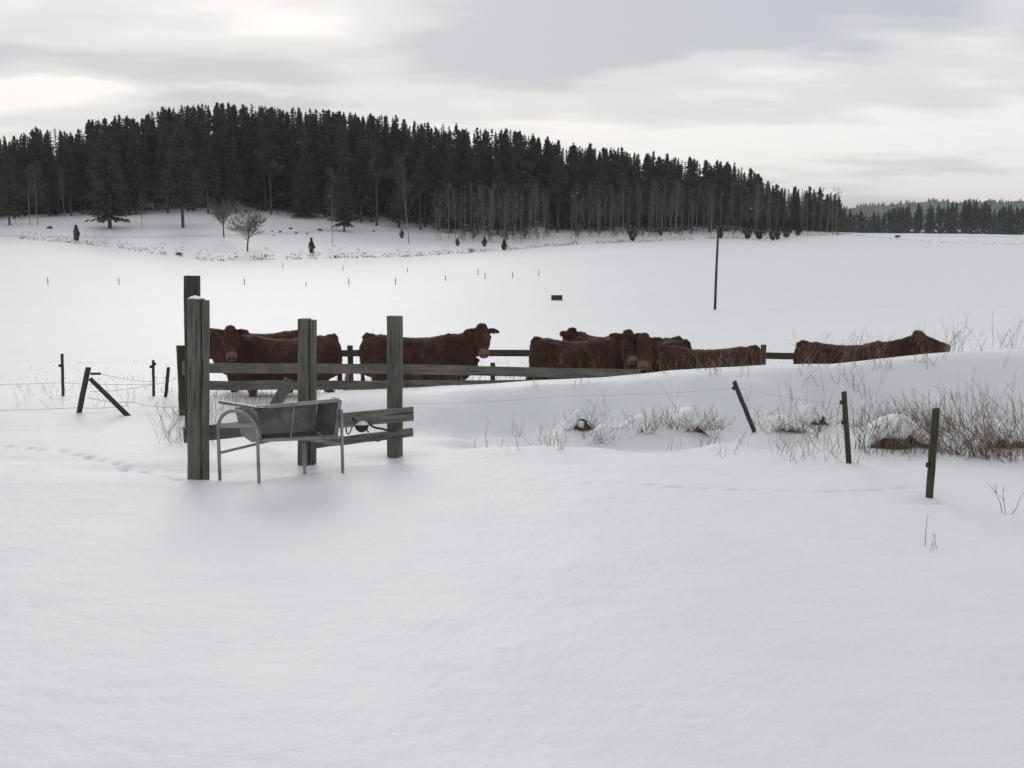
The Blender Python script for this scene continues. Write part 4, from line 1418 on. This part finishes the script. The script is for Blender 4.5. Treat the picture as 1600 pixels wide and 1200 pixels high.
def capped(px, row, Y, w, h, name, label, cat, mat, seed, tuft=0, open_=.5, core=(0, -.25, .30, .30)):
    """A lump of earth or dead grass drifted over: the snow lies on it as one soft cap that runs down into
    the drift behind and at the sides, and breaks off in a ragged lip at the front (`open_` wide)."""
    q = P(px, row, Y); zb = G(q.x, q.y)
    root = empty(name, (q.x, q.y, zb))
    me = rock_mesh(seed, 1.0, .9); me.materials.append(mat)
    me.polygons.foreach_set('use_smooth', [True] * len(me.polygons))
    o = bpy.data.objects.new('core', me); col.objects.link(o); o.parent = root
    ox, oy = core[0] * w, core[1] * w
    o.scale = (w * core[2], w * core[2] * .6, h * core[3]); o.location = (ox, oy, G(q.x + ox, q.y + oy) - zb - h * .05)
    mb = MB(); n, rings = 40, 12
    vs_ = [(0, 0, h * 1.06)]
    for i in range(1, rings + 1):
        f = i / rings
        for k in range(n):
            t = 2 * math.pi * k / n
            front = max(0.0, -math.sin(t + .35 * float(vnoise(seed * 3.1, 1.7, 2))))    # 1 towards the camera side
            lip = sstep((front - (1 - open_)) / .28)
            rag = float(vnoise(t * 3.2 + seed * 5.3, .4, seed)) + .6 * float(vnoise(t * 7.1 + seed, .9, seed + 2))
            rmax = 1.55 * (1 - lip) + (.62 + .30 * rag) * lip
            r_ = f * rmax * (1 + .12 * float(vnoise(3 * math.cos(t) + seed, 3 * math.sin(t), seed)))
            xx, yy = w * r_ * math.cos(t), w * .85 * r_ * math.sin(t)
            z = G(q.x + xx, q.y + yy) - zb + h * (math.exp(-(r_ / .80) ** 2.2) + .12 * float(vnoise(r_ * 3 + seed, t * 1.5, seed)) * (1 - f)) - .05 * max(0.0, r_ - 1.0)
            vs_.append((xx, yy, float(z)))
    fs = [(0, 1 + k, 1 + (k + 1) % n) for k in range(n)]
    for i in range(rings - 1):
        for k in range(n): fs.append((1 + i * n + k, 1 + i * n + n + k, 1 + i * n + n + (k + 1) % n, 1 + i * n + (k + 1) % n))
    m0 = len(vs_)                           # underside of the cap, so that the lip has thickness
    for (x, y, z) in vs_[1 + (rings - 1) * n:1 + rings * n]: vs_.append((x * .94, y * .94, z - .03 - .10 * h))
    last = 1 + (rings - 1) * n
    for k in range(n): fs.append((last + k, m0 + k, m0 + (k + 1) % n, last + (k + 1) % n))
    mb.add(vs_, fs); mb.build('snow_cap', M_snow, root, True)
    if tuft:
        mb = MB(); stems(mb, (0, -w * .35, 0), tuft * 2, w * 1.05, .06, .34, .55, .003, .3)
        mb.build('grass', M_twig, root)
    return tag(root, label, cat)


capped(1402, 692, 13.35, .52, .30, 'earth_mound', 'brown earth mound under a smooth overhanging snow cap among the twigs', 'mound', M_earth, 3, 8, .60, (-.25, -.30, .62, .62))
capped(908, 666, 14.25, .22, .20, 'tussock', 'dark snow-topped tussock at the left foot of the bank', 'tussock', M_earth, 5, 26, .55, (0, -.25, .50, .75))
capped(940, 676, 13.85, .24, .10, 'tussock', 'low snow-topped tussock just right of the dark one at the bank foot', 'tussock', M_earth, 6, 24, .42)
capped(1010, 668, 14.05, .34, .10, 'tussock', 'flat snow-topped tussock left of the rounded twiggy one', 'tussock', M_earth, 8, 40, .34)
capped(1085, 666, 14.2, .36, .17, 'tussock', 'rounded snow-topped tussock full of twigs left of the leaning stake', 'tussock', M_earth, 9, 80, .36)
capped(1228, 672, 14.0, .40, .13, 'tussock', 'grassy snow-topped tussock right of the leaning stake', 'tussock', M_earth, 12, 55, .38)
capped(1274, 658, 14.4, .26, .20, 'tussock', 'tall snow-topped tussock with a dark cleft left of the thin dark stake', 'tussock', M_earth, 14, 20, .36, (.1, -.25, .40, .70))
capped(1560, 696, 13.6, .52, .20, 'earth_mound', 'low snowy earth mound behind the twigs at the right edge', 'mound', M_earth, 15, 24, .45, (0, -.3, .5, .5))


# ------------------------------------------------------------------ cattle
def loft(mb, stations, n=16, boxy=.86):
    """stations: (centre, half width, half height); the frame follows the path with z up."""
    k0 = len(mb.v)
    cs = [Vector(s[0]) for s in stations]
    vs_, fs = [], []
    for i, (c, hw, hh) in enumerate(stations):
        t = (cs[min(i + 1, len(cs) - 1)] - cs[max(0, i - 1)]).normalized()
        ref = Vector((0, 0, 1)) if abs(t.z) < .93 else Vector((1, 0, 0))
        r = t.cross(ref).normalized(); u = r.cross(t)
        for k in range(n):
            a = 2 * math.pi * k / n
            ca, sa = math.cos(a), math.sin(a)
            ca, sa = math.copysign(abs(ca) ** boxy, ca), math.copysign(abs(sa) ** boxy, sa)
            vs_.append(cs[i] + r * hw * ca + u * hh * sa)
    for i in range(len(cs) - 1):
        for k in range(n):
            a, b = i * n + k, i * n + (k + 1) % n
            fs.append((a, b, b + n, a + n))
    fs.append(tuple(range(n - 1, -1, -1)))
    fs.append(tuple((len(cs) - 1) * n + k for k in range(n)))
    mb.add(vs_, fs)


def cow(px, row_back, Y, heading, label, head_yaw=0, head_pitch=-40, neck_el=28, neck_yaw=None, scale=1.0, sink=None, stretch=1.0, seed=1):
    """heading and yaw in degrees; heading 0 faces +x. The back stands at photo row row_back."""
    rs = random.Random(seed)
    H = 1.36
    mb = MB()
    S_ = stretch
    torso = [(-1.03, 1.02, .12, .20), (-1.00, 1.02, .20, .285), (-.90, 1.015, .265, .345), (-.72, 1.00, .29, .378), (-.45, .96, .30, .375), (-.12, .932, .345, .383), (.22, .93, .34, .39), (.50, .95, .29, .425), (.70, .975, .245, .385), (.86, 1.0, .19, .30), (.94, 1.02, .12, .20)]
    loft(mb, [((x * S_, 0, z), hw, hh) for x, z, hw, hh in torso], 20, .84)
    # hip points and tail head
    for s in (-1, 1): loft(mb, [((-.62 * S_, s * .16, 1.24), .05, .05), ((-.52 * S_, s * .19, 1.28), .075, .06), ((-.42 * S_, s * .17, 1.25), .05, .05)], 10, 1)
    loft(mb, [((-.80 * S_, 0, 1.34), .05, .05), ((-.92 * S_, 0, 1.355), .055, .06), ((-.99 * S_, 0, 1.30), .045, .05)], 10, 1)
    sw = rs.uniform(-.05, .05)
    loft(mb, [((-.97 * S_, 0, 1.31), .04, .04), ((-1.02 * S_, sw * .3, 1.19), .034, .034), ((-1.035 * S_, sw, .95), .028, .028), ((-1.02 * S_, sw * 1.5, .74), .032, .032), ((-1.0 * S_, sw * 1.5, .56), .045, .045), ((-1.0 * S_, sw * 1.4, .42), .02, .02)], 8, 1)
    # legs
    for s in (-1, 1):
        fx = rs.uniform(-.06, .06)
        loft(mb, [((.52 * S_, s * .17, 1.0), .10, .20), ((.55 * S_, s * .185, .76), .095, .135), ((.56 * S_ + fx * .4, s * .185, .56), .070, .085), ((.57 * S_ + fx, s * .18, .42), .066, .072), ((.56 * S_ + fx, s * .18, .28), .045, .050), ((.56 * S_ + fx, s * .18, .12), .046, .052), ((.58 * S_ + fx, s * .18, .07), .055, .062), ((.60 * S_ + fx, s * .18, 0), .062, .078)], 12, .95)
        bx_ = rs.uniform(-.08, .08)
        loft(mb, [((-.68 * S_, s * .16, 1.10), .14, .29), ((-.70 * S_, s * .185, .86), .13, .265), ((-.70 * S_ + bx_ * .3, s * .20, .66), .088, .15), ((-.82 * S_ + bx_ * .7, s * .19, .49), .058, .085), ((-.87 * S_ + bx_, s * .185, .40), .056, .068), ((-.84 * S_ + bx_, s * .18, .25), .046, .052), ((-.82 * S_ + bx_, s * .18, .12), .048, .054), ((-.79 * S_ + bx_, s * .18, .07), .057, .064), ((-.77 * S_ + bx_, s * .18, 0), .064, .08)], 12, .95)
    # brisket
    loft(mb, [((.45 * S_, 0, .66), .10, .10), ((.72 * S_, 0, .68), .13, .13), ((.92 * S_, 0, .84), .09, .12), ((1.0 * S_, 0, .98), .05, .08)], 12, 1)
    # neck
    if neck_yaw is None: neck_yaw = head_yaw * .55
    ny, ne = R(neck_yaw), R(neck_el)
    S0 = Vector((.60 * S_, 0, 1.08))
    fw = Vector((1, 0, .25)).normalized()
    nd_ = Vector((math.cos(ne) * math.cos(ny), math.cos(ne) * math.sin(ny), math.sin(ne)))
    L = .60
    E = S0 + fw * .22 + nd_ * (L - .2)
    pts = []
    for i in range(7):
        f = i / 6
        a, b = S0.lerp(S0 + fw * .26, f), (S0 + fw * .26).lerp(E, f)
        pts.append(a.lerp(b, f))
    loft(mb, [(p, .235 - .095 * (i / 6) ** .8, .335 - .155 * (i / 6) ** .7) for i, p in enumerate(pts)], 16, .9)
    # head
    hy, hp = R(head_yaw), R(head_pitch)
    hd = Vector((math.cos(hp) * math.cos(hy), math.cos(hp) * math.sin(hy), math.sin(hp)))
    hr = hd.cross(Vector((0, 0, 1))).normalized(); hu = hr.cross(hd)
    O = E - hd * .06 + hu * .045
    HS = [(-.03, .085, .10, 0), (.03, .125, .135, 0), (.10, .142, .152, -.012), (.18, .140, .155, -.028), (.26, .122, .145, -.036), (.34, .098, .122, -.034), (.42, .086, .100, -.030), (.48, .092, .090, -.026), (.53, .092, .082, -.026), (.57, .072, .060, -.026), (.585, .04, .035, -.028)]
    loft(mb, [(O + hd * d + hu * o_, hw, hh) for d, hw, hh, o_ in HS], 16, .9)
    loft(mb, [(O + hd * -.02 + hu * .10, .07, .05), (O + hd * .02 + hu * .135, .095, .062), (O + hd * .09 + hu * .135, .085, .05), (O + hd * .15 + hu * .12, .05, .03)], 12, 1)   # woolly poll
    muzzle = O + hd * .545 - hu * .026
    ears = []
    for s in (-1, 1):
        b = O + hd * .025 + hr * s * .105 + hu * .05
        ed = (hr * s + hu * rs.uniform(-.22, .12) - hd * .25).normalized()
        q = [b + ed * d for d in (0, .055, .11, .165, .21)]
        for j in range(5): q[j] = q[j] + Vector((0, 0, -.10 * (j / 4) ** 2 * .35))
        st = []
        fs0 = len(mb.v)
        wv = (hu * .85 + hd * .35).normalized()
        nv = ed.cross(wv).normalized()
        for c, w_, t_ in zip(q, (.045, .074, .090, .074, .030), (.036, .036, .034, .030, .020)):
            st.append([c + wv * w_ * math.cos(k * math.pi / 5) + nv * t_ * math.sin(k * math.pi / 5) for k in range(10)])
        vs_ = [p for g in st for p in g]
        fs = [(i * 10 + k, i * 10 + (k + 1) % 10, (i + 1) * 10 + (k + 1) % 10, (i + 1) * 10 + k) for i in range(4) for k in range(10)]
        fs += [tuple(range(9, -1, -1)), tuple(40 + k for k in range(10))]
        mb.add(vs_, fs)
        ears.append((q[2] + hd * .015, nv))
    eyes = [O + hd * .185 + hr * s * .128 + hu * .045 for s in (-1, 1)]
    nost = [O + hd * .578 + hr * s * .045 + hu * -.010 for s in (-1, 1)]
    # one continuous skin
    tmp = mb.build('body', M_coat, None, True)
    md = tmp.modifiers.new('r', 'REMESH'); md.mode = 'VOXEL'; md.voxel_size = .019
    sm = tmp.modifiers.new('s', 'SMOOTH'); sm.iterations = 3; sm.factor = .5
    dg = bpy.context.evaluated_depsgraph_get()
    me = bpy.data.meshes.new_from_object(tmp.evaluated_get(dg))
    old = tmp.data
    bpy.data.objects.remove(tmp); bpy.data.meshes.remove(old)
    me.name = 'cow_body'
    nv_ = len(me.vertices)
    co = np.empty(nv_ * 3); me.vertices.foreach_get('co', co); co = co.reshape(-1, 3)
    no = np.empty(nv_ * 3); me.vertices.foreach_get('normal', no); no = no.reshape(-1, 3)

    def near(pt, r0, r1):
        return 1 - sstep((np.linalg.norm(co - np.array(pt), axis=1) - r0) / (r1 - r0))
    pale = np.zeros(nv_)
    pale = np.maximum(pale, near(muzzle - hd * .01, .075, .125) * .75)
    for e_ in eyes: pale = np.maximum(pale, near(e_, .026, .06) * .32)
    for (p, _n) in ears: pale = np.maximum(pale, near(p + hd * .01, .02, .07) * .35)
    lower = (1 - sstep((co[:, 2] - .35) / .45)) * .18 * (np.abs(co[:, 1]) > .02)
    pale = np.maximum(pale, lower)
    pink = near(muzzle + hd * .035 + hu * .012, .035, .075) * .85
    dark = np.maximum(near(nost[0], .014, .026), near(nost[1], .014, .026)) * .9
    ph = 1 - sstep((co[:, 2] - .05) / .04)
    dark = np.maximum(dark, ph * .9)
    for nm, arr in (('pale', pale), ('pink', pink), ('dark', dark)):
        at_ = me.attributes.new(nm, 'FLOAT', 'POINT'); at_.data.foreach_set('value', arr.astype(np.float32))
    # shaggy relief
    amp = .017 * (1 - np.clip(pale * 1.3, 0, 1))
    dsp = vnoise(co[:, 0] * 17 + seed * 9, co[:, 2] * 17 + co[:, 1] * 23, 5) + .7 * vnoise(co[:, 0] * 38, co[:, 2] * 34 + co[:, 1] * 41, 6)
    co2 = co + no * (dsp * amp)[:, None]
    me.vertices.foreach_set('co', co2.ravel())
    me.polygons.foreach_set('use_smooth', np.ones(len(me.polygons), bool))
    me.update()
    # placing
    b = P(px, row_back, Y)
    root = bpy.data.objects.new('cow', me); col.objects.link(root)
    root.location = (b.x, b.y, b.z - 1.345 * scale)
    root.rotation_euler = (0, 0, R(heading)); root.scale = (scale,) * 3
    tag(root, label, 'cow', 'red-brown cattle in the pen')
    for e_, s in zip(eyes, (-1, 1)):
        m_ = MB()
        import bmesh
        bm = bmesh.new(); bmesh.ops.create_icosphere(bm, subdivisions=2, radius=.021)
        em = bpy.data.meshes.new('eye'); bm.to_mesh(em); bm.free(); em.materials.append(M_eye)
        eo = bpy.data.objects.new('eye', em); col.objects.link(eo); eo.parent = root; eo.location = e_ + hr * s * .004
    # winter hair, lying back and down
    m_ = MB()
    r2 = np.random.default_rng(seed)
    idx = r2.integers(0, nv_, 5200)
    vs_, fs = [], []
    for i in idx:
        c, n_ = Vector(co2[i]), Vector(no[i])
        if pale[i] > .3 or c.z < .45: continue
        flow = Vector((-.75, 0, -.55)) + Vector((r2.normal(0, .35), r2.normal(0, .35), r2.normal(0, .35)))
        flow = (flow - n_ * flow.dot(n_)).normalized()
        d = (flow + n_ * r2.uniform(.15, .7)).normalized()
        l = r2.uniform(.025, .060)
        w_ = d.cross(n_).normalized() * .0045
        k = len(vs_)
        c0 = c - n_ * .004
        vs_ += [c0 - w_, c0 + w_, c + d * l]
        fs.append((k, k + 1, k + 2))
    m_.add(vs_, fs)
    m_.build('coat_hair', M_hair, root)
    return root


# heading 180 faces left; positive head_yaw turns to the animal's left
cow(442, 527, 18.5, 181, 'red-brown cow at the left, standing side-on facing left with its face to the camera', head_yaw=104, head_pitch=-40, neck_el=36, neck_yaw=84, seed=1, stretch=.93)
cow(402, 519, 19.75, 172, 'cow standing behind the leftmost cow, only its dark head, ear and back showing', head_yaw=-8, head_pitch=-52, neck_el=18, seed=2, stretch=.82)
cow(655, 525, 18.4, 1, 'red-brown cow between the middle post and the herd, facing right with its head turned', head_yaw=-84, head_pitch=-36, neck_el=34, neck_yaw=-36, seed=3, stretch=.95)
cow(900, 531, 18.3, -2, 'red-brown cow facing right, its rump at the left end of the huddle', head_yaw=-78, head_pitch=-40, neck_el=32, neck_yaw=-58, seed=4, scale=.98, stretch=.75)
cow(990, 530, 20.0, 178, 'cow half hidden at the back of the huddle, its dark head raised to the left', head_yaw=-60, head_pitch=-30, neck_el=28, neck_yaw=-15, seed=5, stretch=.9)
cow(1101, 544, 18.0, 178, 'cow facing left, face turned to the camera, rump at the right end of the huddle', head_yaw=84, head_pitch=-42, neck_el=42, neck_yaw=30, seed=6, stretch=.90)
cow(1006, 532, 19.2, 150, 'cow hidden behind the huddle, only its humped rump showing between two cows', head_yaw=10, head_pitch=-50, neck_el=5, seed=7, stretch=.85)
cow(1329, 537, 18.2, -1, 'red-brown cow apart at the right, its head stretched forward over the snow bank', head_yaw=-22, head_pitch=-9, neck_el=33, neck_yaw=-26, seed=8, stretch=.88)

# ------------------------------------------------------------------ haze: thin winter air
hm = bpy.data.materials.new('haze')
hm.use_nodes = True
hn, hl = hm.node_tree.nodes, hm.node_tree.links
hn.clear()
ho = hn.new('ShaderNodeOutputMaterial')
hv = hn.new('ShaderNodeVolumePrincipled')
hv.inputs['Color'].default_value = (0.86, 0.92, 1.0, 1)
hv.inputs['Density'].default_value = 0.00014
hl.new(hv.outputs[0], ho.inputs['Volume'])
mb = MB()
mb.box((0, 1600, 55), 5200, 2100, 62.5)
hz = mb.build('haze', hm)
tag(hz, 'thin winter haze over the fields', kind='stuff')
